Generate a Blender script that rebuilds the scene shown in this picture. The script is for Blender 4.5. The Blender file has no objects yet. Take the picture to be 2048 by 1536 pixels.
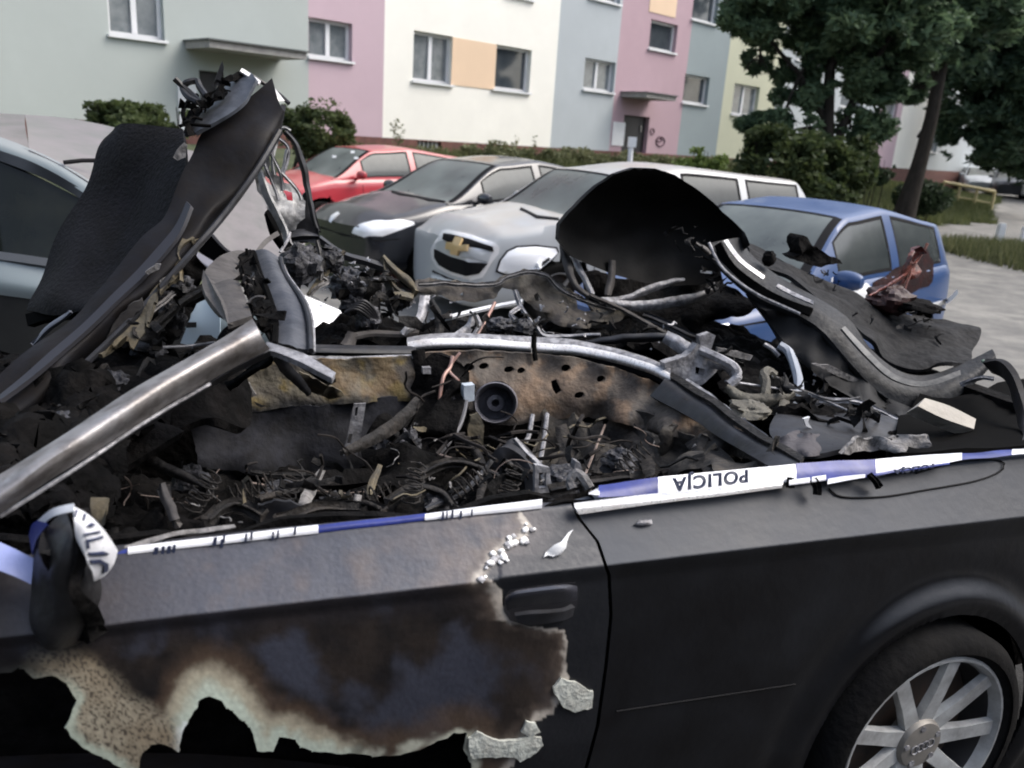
import bpy, bmesh, math, random
from mathutils import Vector, noise, geometry
from mathutils.bvhtree import BVHTree
random.seed(7)
R = math.radians
S = bpy.context.scene
COL = S.collection
# ------------------------------------------------------------------ camera, world, sun, exposure
CAM_H, FPX, PITCH, ROLL = 1.65, 1650.0, R(16.6), R(3.9)
FW = Vector((0, math.cos(PITCH), -math.sin(PITCH)))
_r = Vector((1, 0, 0)); _u = Vector((0, math.sin(PITCH), math.cos(PITCH)))
RT = _r*math.cos(ROLL) + _u*math.sin(ROLL)
UP = -_r*math.sin(ROLL) + _u*math.cos(ROLL)
CO = Vector((0, 0, CAM_H))
cd = bpy.data.cameras.new('camera'); cam = bpy.data.objects.new('camera', cd); COL.objects.link(cam)
from mathutils import Matrix
cam.matrix_world = Matrix(((RT.x, UP.x, -FW.x, CO.x), (RT.y, UP.y, -FW.y, CO.y), (RT.z, UP.z, -FW.z, CO.z), (0, 0, 0, 1)))
cd.sensor_width = 36; cd.lens = 36*FPX/2048; cd.clip_start = 0.05; cd.clip_end = 600
cd.dof.use_dof = True; cd.dof.focus_distance = 2.2; cd.dof.aperture_fstop = 4.0
S.camera = cam
w = bpy.data.worlds.new('World'); S.world = w; w.use_nodes = True
nt = w.node_tree; bg = nt.nodes['Background']
sky = nt.nodes.new('ShaderNodeTexSky'); sky.sky_type = 'NISHITA'; sky.sun_disc = False
SUN_EL, SUN_AZ = R(52), R(85)
sky.sun_elevation = SUN_EL; sky.sun_rotation = SUN_AZ; sky.dust_density = 4.0; sky.air_density = 1.0; sky.ozone_density = 1.0
hs = nt.nodes.new('ShaderNodeHueSaturation'); hs.inputs['Saturation'].default_value = 0.68
nt.links.new(sky.outputs[0], hs.inputs['Color']); nt.links.new(hs.outputs[0], bg.inputs[0])
bg.inputs[1].default_value = 0.10
sl = bpy.data.lights.new('sun', 'SUN'); sl.energy = 0.5; sl.angle = R(40); sl.color = (1, .98, .95)
so = bpy.data.objects.new('sun', sl); COL.objects.link(so)
# light comes from azimuth SUN_AZ (clockwise from +Y)
so.rotation_euler = (R(90)-SUN_EL, 0, math.pi - SUN_AZ)
S.view_settings.view_transform = 'Standard'; S.view_settings.look = 'None'
S.view_settings.gamma = 1; S.view_settings.use_curve_mapping = False
S.view_settings.exposure = 1.65
S.cycles.pixel_filter_type = 'BLACKMAN_HARRIS'; S.cycles.filter_width = 1.9

# ------------------------------------------------------------------ picking points of the place
def ray(px, py):
    return (FW*FPX + RT*(px-1024) - UP*(py-768)).normalized()
def Z(px, py, z):
    d = ray(px, py); return CO + d*((z-CAM_H)/d.z)
def Y(px, py, y):
    d = ray(px, py); return CO + d*(y/d.y)
AZ = R(67.753)
UD = Vector((math.sin(AZ), math.cos(AZ), 0)); VD = Vector((-math.cos(AZ), math.sin(AZ), 0))
A0 = Z(250, 1095, .99); A0.z = 0
def P(px, py, v):
    d = ray(px, py); t = (v-(CO-A0).dot(VD))/d.dot(VD); return CO+d*t
def UVZ(u, v, z): return A0+UD*u+VD*v+Vector((0, 0, z))
def to_uvz(p): q = p-A0; return q.dot(UD), q.dot(VD), p.z
def to_px(p):
    q = p-CO; z = q.dot(FW); return 1024+FPX*q.dot(RT)/z, 768-FPX*q.dot(UP)/z

# ------------------------------------------------------------------ materials
MATS = {}
def _n(nt, t, **k):
    n = nt.nodes.new(t)
    for a, b in k.items(): setattr(n, a, b)
    return n
def mat(name, col, rough=.5, metal=0, var=None, scale=8, bump=0, bscale=None, coat=0, spec=.5, detail=6, thr=(.35, .65), attr=None, alpha=None, stretch=None, dust_sheen=None, emis=None, trans=0):
    """principled with optional second colour mixed by noise, bump and dust on faces that look up"""
    if name in MATS: return MATS[name]
    m = bpy.data.materials.new(name); m.use_nodes = True; t = m.node_tree; b = t.nodes['Principled BSDF']
    b.inputs['Roughness'].default_value = rough; b.inputs['Metallic'].default_value = metal
    b.inputs['Coat Weight'].default_value = coat; b.inputs['Coat Roughness'].default_value = .08
    b.inputs['Specular IOR Level'].default_value = spec
    b.inputs['Transmission Weight'].default_value = trans
    tc = _n(t, 'ShaderNodeTexCoord'); src = tc.outputs['Object']
    if stretch:
        mp = _n(t, 'ShaderNodeMapping'); mp.inputs['Scale'].default_value = stretch
        t.links.new(src, mp.inputs[0]); src = mp.outputs[0]
    c = None
    if attr:
        a = _n(t, 'ShaderNodeVertexColor', layer_name=attr); c = a.outputs[0]
    else:
        rgb = _n(t, 'ShaderNodeRGB'); rgb.outputs[0].default_value = (*col, 1); c = rgb.outputs[0]
    if var:
        vs = var if isinstance(var[0], (tuple, list)) else [var]
        for i, vc in enumerate(vs):
            nz = _n(t, 'ShaderNodeTexNoise'); nz.inputs['Scale'].default_value = scale*(1.0+i*1.7); nz.inputs['Detail'].default_value = detail
            nz.inputs['Roughness'].default_value = .65
            mp = _n(t, 'ShaderNodeMapping'); mp.inputs['Location'].default_value = (i*7.3+1, i*3.1, i*5.7)
            t.links.new(src, mp.inputs[0]); t.links.new(mp.outputs[0], nz.inputs['Vector'])
            mr = _n(t, 'ShaderNodeMapRange'); mr.inputs['From Min'].default_value = thr[0]; mr.inputs['From Max'].default_value = thr[1]
            t.links.new(nz.outputs[0], mr.inputs['Value'])
            mx = _n(t, 'ShaderNodeMix', data_type='RGBA'); t.links.new(mr.outputs[0], mx.inputs['Factor'])
            t.links.new(c, mx.inputs['A']); mx.inputs['B'].default_value = (*vc, 1); c = mx.outputs['Result']
    if dust_sheen:
        g = _n(t, 'ShaderNodeNewGeometry'); sx = _n(t, 'ShaderNodeSeparateXYZ'); t.links.new(g.outputs['Normal'], sx.inputs[0])
        nz = _n(t, 'ShaderNodeTexNoise'); nz.inputs['Scale'].default_value = 3; nz.inputs['Detail'].default_value = 8; t.links.new(src, nz.inputs['Vector'])
        mr = _n(t, 'ShaderNodeMapRange'); mr.inputs['From Min'].default_value = .35; mr.inputs['From Max'].default_value = 1.0; mr.inputs['To Max'].default_value = dust_sheen[1]
        t.links.new(sx.outputs[2], mr.inputs['Value'])
        mu = _n(t, 'ShaderNodeMath', operation='MULTIPLY'); t.links.new(mr.outputs[0], mu.inputs[0])
        m2 = _n(t, 'ShaderNodeMapRange'); m2.inputs['From Min'].default_value = .3; m2.inputs['From Max'].default_value = .65; m2.inputs['To Min'].default_value = .35
        t.links.new(nz.outputs[0], m2.inputs['Value']); t.links.new(m2.outputs[0], mu.inputs[1])
        mx = _n(t, 'ShaderNodeMix', data_type='RGBA'); t.links.new(mu.outputs[0], mx.inputs['Factor'])
        t.links.new(c, mx.inputs['A']); mx.inputs['B'].default_value = (*dust_sheen[0], 1); c = mx.outputs['Result']
        rr = _n(t, 'ShaderNodeMapRange'); rr.inputs['To Min'].default_value = rough; rr.inputs['To Max'].default_value = .8
        t.links.new(mu.outputs[0], rr.inputs['Value']); t.links.new(rr.outputs[0], b.inputs['Roughness'])
    t.links.new(c, b.inputs['Base Color'])
    if bump:
        nz = _n(t, 'ShaderNodeTexNoise'); nz.inputs['Scale'].default_value = bscale or scale*4; nz.inputs['Detail'].default_value = 8; t.links.new(src, nz.inputs['Vector'])
        bp = _n(t, 'ShaderNodeBump'); bp.inputs['Strength'].default_value = bump; bp.inputs['Distance'].default_value = .02
        t.links.new(nz.outputs[0], bp.inputs['Height']); t.links.new(bp.outputs[0], b.inputs['Normal'])
        if not dust_sheen:
            rr = _n(t, 'ShaderNodeMapRange'); rr.inputs['To Min'].default_value = max(0, rough-.18); rr.inputs['To Max'].default_value = min(1, rough+.18)
            t.links.new(nz.outputs[0], rr.inputs['Value']); t.links.new(rr.outputs[0], b.inputs['Roughness'])
    MATS[name] = m; return m

# ------------------------------------------------------------------ objects
class Ctx: base = Vector((0, 0, 0)); root = None
def tag(o, label=None, cat=None, group=None, kind=None):
    if label: o['label'] = label
    if cat: o['category'] = cat
    if group: o['group'] = group
    if kind: o['kind'] = kind
    return o
def thing(name, label, cat, loc, group=None):
    o = bpy.data.objects.new(name, None); o.empty_display_size = .2; COL.objects.link(o); o.location = loc
    tag(o, label, cat, group); Ctx.base = Vector(loc); Ctx.root = o; return o
def mesh(name, verts, faces, m, parent=None, smooth=True, fm=None, mats=None, kind=None, label=None, sharp=None):
    me = bpy.data.meshes.new(name)
    off = Ctx.base if parent else Vector((0, 0, 0))
    me.from_pydata([Vector(v)-off for v in verts], [], faces)
    for mm in (mats or [m]): me.materials.append(mm)
    if fm: me.polygons.foreach_set('material_index', fm)
    if smooth:
        me.polygons.foreach_set('use_smooth', [True]*len(me.polygons))
        if sharp: me.set_sharp_from_angle(angle=R(sharp))
    me.update()
    o = bpy.data.objects.new(name, me); COL.objects.link(o)
    if parent: o.parent = parent
    if kind: o['kind'] = kind
    if label: o['label'] = label
    return o
class MB:
    def __init__(s): s.v = []; s.f = []
    def add(s, v, f): n = len(s.v); s.v += [Vector(a) for a in v]; s.f += [tuple(i+n for i in q) for q in f]; return s
    def box(s, o, ax, ay, az):
        """corner o and three edge vectors"""
        o = Vector(o); c = [o+ax*i+ay*j+az*k for k in (0, 1) for j in (0, 1) for i in (0, 1)]
        return s.add(c, [(0, 2, 3, 1), (4, 5, 7, 6), (0, 1, 5, 4), (2, 6, 7, 3), (0, 4, 6, 2), (1, 3, 7, 5)])
    def tube(s, pts, r, n=8, cap=True):
        pts = [Vector(p) for p in pts]; rs = r if isinstance(r, (list, tuple)) else [r]*len(pts)
        V = []; F = []; ref = Vector((.13, .27, .95)).normalized()
        for i, p in enumerate(pts):
            t = (pts[min(i+1, len(pts)-1)]-pts[max(i-1, 0)])
            if t.length < 1e-9: t = Vector((0, 0, 1))
            t.normalize(); a = t.cross(ref)
            if a.length < .05: a = t.cross(Vector((1, 0, 0)))
            a.normalize(); b = t.cross(a)
            for k in range(n):
                g = 2*math.pi*k/n; V.append(p+(a*math.cos(g)+b*math.sin(g))*rs[i])
        for i in range(len(pts)-1):
            for k in range(n): F.append((i*n+k, i*n+(k+1) % n, (i+1)*n+(k+1) % n, (i+1)*n+k))
        if cap: F.append(tuple(range(n-1, -1, -1))); F.append(tuple((len(pts)-1)*n+k for k in range(n)))
        return s.add(V, F)
    def build(s, name, m, parent=None, smooth=True, kind=None, label=None, sharp=40):
        return mesh(name, s.v, s.f, m, parent, smooth, kind=kind, label=label, sharp=sharp)
def cr(pts, n):
    """Catmull-Rom resample of a list of tuples/vectors to n points"""
    pts = [Vector(p) for p in pts]; L = [0]
    for a, b in zip(pts, pts[1:]): L.append(L[-1]+max((b-a).length, 1e-6))
    out = []; j = 0
    for i in range(n):
        s = L[-1]*i/(n-1)
        while j < len(pts)-2 and s > L[j+1]: j += 1
        t = (s-L[j])/(L[j+1]-L[j]); t = min(max(t, 0), 1)
        p0 = pts[max(j-1, 0)]; p1 = pts[j]; p2 = pts[j+1]; p3 = pts[min(j+2, len(pts)-1)]
        out.append(.5*((2*p1)+(p2-p0)*t+(2*p0-5*p1+4*p2-p3)*t*t+(3*p1-p0-3*p2+p3)*t**3))
    return out
def grid_shell(G, thick):
    """G[i][j] world points -> closed shell with thickness"""
    ni, nj = len(G), len(G[0]); V = [p for r in G for p in r]; N = []
    for i in range(ni):
        for j in range(nj):
            a = G[min(i+1, ni-1)][j]-G[max(i-1, 0)][j]; b = G[i][min(j+1, nj-1)]-G[i][max(j-1, 0)]
            n = a.cross(b); N.append(n.normalized() if n.length > 1e-9 else Vector((0, 0, 1)))
    # make normals face the camera side
    k = (ni//2)*nj+nj//2; sgn = 1 if N[k].dot(CO-V[k]) > 0 else -1
    W_ = [v-n*sgn*thick for v, n in zip(V, N)]; F = []; M = ni*nj
    for i in range(ni-1):
        for j in range(nj-1):
            q = (i*nj+j, (i+1)*nj+j, (i+1)*nj+j+1, i*nj+j+1)
            if sgn < 0: q = q[::-1]
            F.append(q); F.append(tuple(x+M for x in q[::-1]))
    def edge(idx):
        for a, b in zip(idx, idx[1:]): F.append((a, b, b+M, a+M))
    edge([j for j in range(nj)]); edge([(ni-1)*nj+j for j in range(nj-1, -1, -1)])
    edge([i*nj for i in range(ni-1, -1, -1)]); edge([i*nj+nj-1 for i in range(ni)])
    return V+W_, F
def loft(name, rails, m, parent, thick=.004, n=30, k=4, crumple=0, cs=6, seed=0, fn=None, label=None, kind=None, pick=None, jag=0):
    """rails: lists of (px,py,v) -> smooth shell; crumple pushes points about"""
    pick = pick or P
    Rr = [cr([pick(*p) for p in r], n) for r in rails]
    G = [cr([Rr[q][i] for q in range(len(Rr))], (len(Rr)-1)*k+1) for i in range(n)]
    if crumple:
        G = [[p+noise.noise_vector(p*cs+Vector((seed, seed, seed)))*crumple for p in r] for r in G]
    if jag:
        for i, r in enumerate(G):
            d = (r[-1]-r[-2]).normalized(); r[-1] = r[-1]+d*jag*(noise.noise(r[-1]*30+Vector((seed, 0, 0)))*1.0+noise.noise(r[-1]*90)*.6)
    V, F = grid_shell(G, thick)
    return mesh(name, V, F, m, parent, True, label=label, kind=kind, sharp=60)
def cdt(outline, holes=(), step=20):
    pts = []; faces_c = []; 
    def loop(l):
        n = len(pts); pts.extend(Vector((p[0], p[1])) for p in l); return [(n+i, n+(i+1) % len(l)) for i in range(len(l))], list(range(n, n+len(l)))
    edges, idx = loop(outline); faces_c = [idx]
    poly = [(p[0], p[1]) for p in outline]; hp = [[(p[0], p[1]) for p in h] for h in holes]
    for h in holes:
        e, _ = loop(h); edges += e
    def inside(x, y, pl):
        c = False; n = len(pl)
        for i in range(n):
            x1, y1 = pl[i]; x2, y2 = pl[(i+1) % n]
            if (y1 > y) != (y2 > y) and x < (x2-x1)*(y-y1)/(y2-y1)+x1: c = not c
        return c
    xs = [p[0] for p in poly]; ys = [p[1] for p in poly]
    if step:
        x = min(xs)+step*.5; row = 0
        while x < max(xs):
            y = min(ys)+step*(.5 if row % 2 else 1)
            while y < max(ys):
                if inside(x, y, poly) and not any(inside(x, y, h) for h in hp):
                    if min(abs(x-p[0])+abs(y-p[1]) for p in pts) > step*.35: pts.append(Vector((x, y)))
                y += step
            x += step*.87; row += 1
    vo, ed, fa, *_ = geometry.delaunay_2d_cdt(pts, edges, [], 0, 1e-4)
    F = []
    for f in fa:
        cx = sum(vo[i].x for i in f)/3; cy = sum(vo[i].y for i in f)/3
        if inside(cx, cy, poly) and not any(inside(cx, cy, h) for h in hp): F.append(tuple(f))
    return vo, F, inside
def rough_loop(l, amp, step=8, seed=0):
    """make an outline ragged"""
    out = []; n = len(l)
    for i in range(n):
        a = l[i]; b = l[(i+1) % n]; d = math.hypot(b[0]-a[0], b[1]-a[1]); k = max(1, int(d/step))
        for j in range(k):
            t = j/k; x = a[0]+(b[0]-a[0])*t; y = a[1]+(b[1]-a[1])*t
            q = Vector((x*.045+seed, y*.045, seed*1.7)); q2 = q*3.1
            out.append((x+amp*(noise.noise(q)+.6*noise.noise(q2)), y+amp*(noise.noise(q+Vector((9, 9, 9)))+.6*noise.noise(q2+Vector((5, 1, 2)))))+(((a[2]+(b[2]-a[2])*t),) if len(a) > 2 else ()))
    return out
def sheet(name, outline, m, parent, v=None, thick=.006, step=22, holes=(), crumple=0, cs=8, seed=0, smooth_loop=0, rag=0, label=None, kind=None, sharp=60, col=None):
    """solid sheet traced as (px,py,v): v is the depth across the car"""
    if smooth_loop:
        n = len(outline); out = []
        for i in range(n):
            p0, p1, p2, p3 = (Vector(outline[(i+k) % n]) for k in (-1, 0, 1, 2))
            for j in range(smooth_loop):
                t = j/smooth_loop; out.append(tuple(.5*((2*p1)+(p2-p0)*t+(2*p0-5*p1+4*p2-p3)*t*t+(3*p1-p0-3*p2+p3)*t**3)))
        outline = out
    ctl = [(p[0], p[1], p[2] if len(p) > 2 else v) for p in outline]
    if rag: outline = rough_loop(outline, rag, seed=seed)
    vo, F, _ = cdt(outline, holes, step)
    def vv(x, y):
        sw = sv = 0
        for a, b, c in ctl:
            q = 1/(((x-a)**2+(y-b)**2)**1.2+1e-3); sw += q; sv += q*c
        return sv/sw
    V = []; B = []
    for p in vo:
        d = vv(p.x, p.y); q = P(p.x, p.y, d)
        if crumple: q = q+VD*noise.noise(q*cs+Vector((seed, 0, 0)))*crumple+noise.noise_vector(q*cs*2.3)*crumple*.25
        V.append(q); B.append(q+VD*thick)
    n = len(V); FF = []
    for f in F:
        a, b, c = (V[i] for i in f); nn = (b-a).cross(c-a)
        if nn.dot(CO-a) < 0: f = f[::-1]
        FF.append(f)
    cnt = {}
    for f in FF:
        for i in range(3):
            e = (f[i], f[(i+1) % 3]); cnt[e] = 1
    side = [(b, a, a+n, b+n) for (a, b) in cnt if (b, a) not in cnt]
    F2 = FF+[tuple(i+n for i in f[::-1]) for f in FF]+side
    o = mesh(name, V+B, F2, m, parent, True, label=label, kind=kind, sharp=sharp)
    if col:
        ca = o.data.color_attributes.new('Col', 'FLOAT_COLOR', 'POINT')
        for i, p in enumerate(vo):
            c = col(p.x, p.y); ca.data[i].color = (*c, 1); ca.data[i+n].color = (*c, 1)
    return o
def patch(name, outline, bvhs, m, parent, lift=.004, step=10, bulge=0, holes=(), label=None, smooth=True, kind=None):
    """a piece that lies on another surface; outline in picture points cast on to it"""
    vo, F, _ = cdt(outline, holes, step)
    xs = [p[0] for p in outline]; ys = [p[1] for p in outline]; cx = (min(xs)+max(xs))/2; cy = (min(ys)+max(ys))/2; rx = (max(xs)-min(xs))/2+1e-6; ry = (max(ys)-min(ys))/2+1e-6
    V = []; ok = []; depth = []
    for p in vo:
        best = None
        for b in bvhs:
            h = b.ray_cast(CO, ray(p.x, p.y))
            if h[0] is not None and (best is None or h[3] < best[1]): best = (h[0], h[3], h[1])
        depth.append(best[1] if best else None); V.append((p, best))
    dd = [d for d in depth if d]; 
    if not dd: print('PATCH MISS', name); return None
    md = sorted(dd)[len(dd)//2]; O = []; B = []
    for (p, best) in V:
        dr = ray(p.x, p.y); n = -dr
        if best and abs(best[1]-md) < 1.2: q = best[0]; n = best[2] if best[2].dot(dr) < 0 else -best[2]; n = (n+-dr*.3).normalized()
        else: q = CO+dr*md
        r2 = min(1, ((p.x-cx)/rx)**2+((p.y-cy)/ry)**2)
        O.append(q+n*(lift+bulge*(1-r2))); B.append(q-n*.006)
    k = len(O); FF = []
    for f in F:
        a, b, c = (O[i] for i in f)
        if (b-a).cross(c-a).dot(CO-a) < 0: f = f[::-1]
        FF.append(f)
    cnt = set()
    for f in FF:
        for i in range(3): cnt.add((f[i], f[(i+1) % 3]))
    side = [(b, a, a+k, b+k) for (a, b) in cnt if (b, a) not in cnt]
    return mesh(name, O+B, FF+side, m, parent, smooth, label=label, sharp=50, kind=kind)
def bvh_of(objs):
    out = []
    for o in objs:
        off = Vector((0, 0, 0)); q = o
        while q: off = off+Vector(q.location); q = q.parent
        out.append(BVHTree.FromPolygons([v.co+off for v in o.data.vertices], [tuple(p.vertices) for p in o.data.polygons]))
    return out
# ------------------------------------------------------------------ building frame of reference
Q0 = Y(1100, 290, 25.0)
FD = Vector((math.sin(R(45)), math.cos(R(45)), 0)); FN = Vector((FD.y, -FD.x, 0))
def fpt(px, py):
    d = ray(px, py); t = (Q0-CO).dot(FN)/d.dot(FN); p = CO+d*t; return (p-Q0).dot(FD), p.z
def FP(s, z, out=0): q = Q0+FD*s+FN*out; return Vector((q.x, q.y, z))
def sstep(a, b, x): t = min(max((x-a)/(b-a), 0), 1); return t*t*(3-2*t)
def terrain(x, y):
    p = Vector((x, y, 0)); d = (p-Q0).dot(FN); s = (p-Q0).dot(FD)
    z = 1.08*sstep(8.6, 1.0, d)*(1-.75*sstep(14, 34, s))
    far = sstep(30, 60, math.hypot(x, y)); z = z*(1-far)+far*.35
    v = (x-9.6)**2+(y-16.3)**2*.6; z += .13*math.exp(-v/1.6)
    r_ = math.hypot(x, y); z -= .16*sstep(3.8, 6.5, r_)*(1-sstep(13, 19, r_))
    return z+.02*noise.noise(Vector((x*.6, y*.6, 0)))*sstep(5, 9, math.hypot(x, y))

M_ASPH = mat('asphalt_gravel', (.21, .205, .19), .95, spec=.2, var=[(.29, .28, .255), (.15, .147, .14)], scale=.9, bump=.35, bscale=60)
M_GRASS = mat('grass_soil', (.055, .075, .03), .95, var=[(.10, .10, .05), (.035, .05, .02)], scale=2.5, bump=.6, bscale=30)
M_CONC = mat('concrete', (.36, .35, .33), .85, var=(.26, .25, .24), scale=6, bump=.15)
M_BRICK = mat('brick_plinth', (.17, .075, .06), .85, var=(.11, .05, .045), scale=5, bump=.2)
M_WHITE = mat('white_plastic', (.78, .79, .8), .4, var=(.7, .71, .72), scale=3)
M_BLACK = mat('black_rubber', (.012, .012, .013), .55, bump=.1)
M_DARK = mat('dark_void', (.003, .003, .003), .95, spec=.05)
def plaster(n, c): return mat(n, c, .9, var=[tuple(a*.9 for a in c), tuple(a*.94 for a in c)], scale=.5, thr=(.4, .7), bump=.12, bscale=60)
PL = dict(grey=plaster('plaster_grey', (.42, .46, .44)), grey2=plaster('plaster_cool_grey', (.44, .48, .50)), grey3=plaster('plaster_deep_grey', (.28, .33, .34)), pink=plaster('plaster_pink', (.53, .40, .45)), pink2=plaster('plaster_rose', (.46, .325, .365)),
          cream=plaster('plaster_cream', (.90, .885, .81)), cream2=plaster('plaster_pale_yellow', (.55, .56, .42)), orange=plaster('plaster_orange', (.80, .60, .42)))
M_GLASSD = mat('window_pane_dark', (.035, .045, .055), .06, var=(.07, .08, .09), scale=1.5, spec=.7)
M_CURT = mat('window_pane_curtain', (.13, .15, .16), .12, var=(.22, .24, .25), scale=4, spec=.7)

# ------------------------------------------------------------------ ground
def gridxy(x0, x1, y0, y1, st):
    xs = []; x = x0
    V = []; F = []; nx = int((x1-x0)/st)+1; ny = int((y1-y0)/st)+1
    for i in range(nx):
        for j in range(ny): V.append((x0+i*st, y0+j*st))
    for i in range(nx-1):
        for j in range(ny-1): F.append((i*ny+j, (i+1)*ny+j, (i+1)*ny+j+1, i*ny+j+1))
    return V, F
V, F = gridxy(-30, 60, -6, 74, .5)
mesh('ground', [(x, y, terrain(x, y)) for x, y in V], F, M_ASPH, kind='structure')
V, F = gridxy(-400, 400, -400, 400, 50)
mesh('far_ground', [(x, y, -.6) for x, y in V], F, M_GRASS, kind='structure')
def is_lawn(x, y):
    p = Vector((x, y, 0)); d = (p-Q0).dot(FN); s = (p-Q0).dot(FD); w_ = .5*noise.noise(Vector((x*.7, y*.7, 3)))
    if ((x-9.6)**2*1.2+(y-16.3)**2*.35) < 2.0+w_: return True
    lim = 8.4 if s < 12 else 8.4-(s-12)*.28
    return d < lim+w_ and s < 34
V, F = gridxy(-22, 34, 4, 60, .3)
F = [f for f in F if is_lawn(*V[f[0]])]
us = sorted({i for f in F for i in f}); mp_ = {a: b for b, a in enumerate(us)}
mesh('lawn', [(V[i][0], V[i][1], terrain(*V[i])+.012) for i in us], [tuple(mp_[i] for i in f) for f in F], M_GRASS, kind='structure')

# ------------------------------------------------------------------ foliage tools
def leafmat(n, c, tr=.25):
    m = mat(n, c, .6, attr='Col', spec=.3); b = m.node_tree.nodes['Principled BSDF']
    t = m.node_tree; tl = _n(t, 'ShaderNodeBsdfTranslucent'); ms = _n(t, 'ShaderNodeMixShader'); ms.inputs[0].default_value = tr
    cc = b.inputs['Base Color'].links[0].from_socket; t.links.new(cc, tl.inputs[0])
    o = t.nodes['Material Output']; t.links.new(b.outputs[0], ms.inputs[1]); t.links.new(tl.outputs[0], ms.inputs[2]); t.links.new(ms.outputs[0], o.inputs[0])
    return m
M_LEAF = leafmat('leaf', (.05, .08, .03), .38)
def leaves(name, blobs, size, cols, parent, gap=.0, clump=1.2, seed=0, kind=None, long=1.6):
    rnd = random.Random(seed); V = []; F = []; C = []
    for (c, rad, n) in blobs:
        c = Vector(c); made = 0; tries = 0
        while made < n and tries < n*6:
            tries += 1
            d = Vector((rnd.gauss(0, 1), rnd.gauss(0, 1), rnd.gauss(0, 1))).normalized()
            rr = rnd.random()**.45
            q = Vector((d.x*rad[0], d.y*rad[1], d.z*rad[2]))*rr; p = c+q
            nv = noise.noise(p*clump+Vector((seed, 0, 0)))+.5*noise.noise(p*clump*2.7)
            if nv < gap+ (rr-.6)*.5: continue
            made += 1
            a = Vector((rnd.gauss(0, 1), rnd.gauss(0, 1), rnd.gauss(0, .6))).normalized(); b = a.cross(Vector((rnd.gauss(0, 1), rnd.gauss(0, 1), rnd.gauss(0, 1)))).normalized()
            s = size*(.6+.8*rnd.random()); a *= s*long*.5; b *= s*.5
            k = len(V); V += [p-a, p-b*.8+a*.1, p+a, p+b*.8+a*.1]; F.append((k, k+1, k+2, k+3))
            t = rnd.random(); t = min(1, max(0, t*.7+nv*.5)); c0 = cols[0]; c1 = cols[1]
            cc = tuple(c0[i]+(c1[i]-c0[i])*t for i in range(3)); C += [cc]*4
    o = mesh(name, V, F, M_LEAF, parent, False, kind=kind)
    ca = o.data.color_attributes.new('Col', 'FLOAT_COLOR', 'POINT')
    ca.data.foreach_set('color', [x for c in C for x in (*c, 1)])
    return o
def grass(name, pts, h, cols, seed=0, wide=.03):
    rnd = random.Random(seed); V = []; F = []; C = []
    for (x, y, z) in pts:
        hh = h*(.5+rnd.random()); a = rnd.random()*6.28; dx, dy = math.cos(a)*wide*.5, math.sin(a)*wide*.5; lx, ly = rnd.gauss(0, .25)*hh, rnd.gauss(0, .25)*hh
        k = len(V); V += [Vector((x-dx, y-dy, z)), Vector((x+dx, y+dy, z)), Vector((x+lx, y+ly, z+hh))]; F.append((k, k+1, k+2))
        t = rnd.random(); cc = tuple(cols[0][i]+(cols[1][i]-cols[0][i])*t for i in range(3)); C += [cc]*3
    o = mesh(name, V, F, M_LEAF, None, False, kind='stuff'); ca = o.data.color_attributes.new('Col', 'FLOAT_COLOR', 'POINT')
    ca.data.foreach_set('color', [x for c in C for x in (*c, 1)]); return o
rnd = random.Random(5)
gp = []
while len(gp) < 60000:
    s = rnd.uniform(-8, 26); d = rnd.random()**.8*9
    p = Q0+FD*s+FN*d
    if is_lawn(p.x, p.y): gp.append((p.x, p.y, terrain(p.x, p.y)))
g = grass('grass', gp, .2, ((.05, .07, .025), (.16, .17, .07)), 1); tag(g, 'rough grass growing on the bank in front of the flats', 'grass')
gp = []
while len(gp) < 5000:
    x = rnd.gauss(9.6, 1.1); y = rnd.gauss(16.3, 1.4)
    if is_lawn(x, y) and y < 19 and x < 13: gp.append((x, y, terrain(x, y)))
g = grass('grass', gp, .22, ((.06, .08, .03), (.2, .2, .1)), 2); tag(g, 'island of long grass around the white posts beside the lane', 'grass')

# ------------------------------------------------------------------ the block of flats
BL = thing('apartment_building', 'block of flats with grey, pink and cream plaster stripes behind the parked cars', 'building', FP(0, 0))
edges = [(-900, 617, 'grey'), (617, 767, 'pink'), (767, 1111, 'cream'), (1111, 1232, 'grey2'), (1232, 1372, 'pink2'), (1372, 1452, 'grey3'), (1452, 1558, 'cream2'), (1558, 1768, 'grey2'), (1768, 1818, 'pink'), (1818, 1886, 'cream'), (1886, 2130, 'grey2')]
ZTOP = 9.5; ZPL = fpt(900, 283)[1]
wins = [(210, -62, 330, 82, 2), (617, 33, 704, 124, 2), (828, 60, 903, 170, 2), (990, 88, 1058, 186, 1), (1171, 115, 1226, 186, 2), (1184, -70, 1240, 10, 2), (1303, 38, 1350, 107, 1), (1371, 147, 1413, 211, 1), (1391, -32, 1432, 50, 1),
        (1470, 166, 1512, 234, 2), (1490, 52, 1528, 86, 2), (1018, -110, 1066, 1, 2), (1690, 150, 1725, 220, 1), (1850, 255, 1872, 305, 1), (1600, 60, 1640, 130, 1), (835, 276, 882, 306, 3), (1768, 200, 1790, 245, 1)]
doors = [(398, 140, 452, 300, 1), (1249, 229, 1292, 305, 2)]
W_ = []
for (x0, y0, x1, y1, k) in wins:
    s0, z1 = fpt(x0, y0); s1, z0 = fpt(x1, y1); W_.append((s0, s1, z0, z1, 'w', k))
for (x0, y0, x1, y1, k) in doors:
    s0, z1 = fpt(x0, y0); s1, z0 = fpt(x1, y1); W_.append((s0, s1, ZPL-.35, z1, 'd', k))
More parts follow.
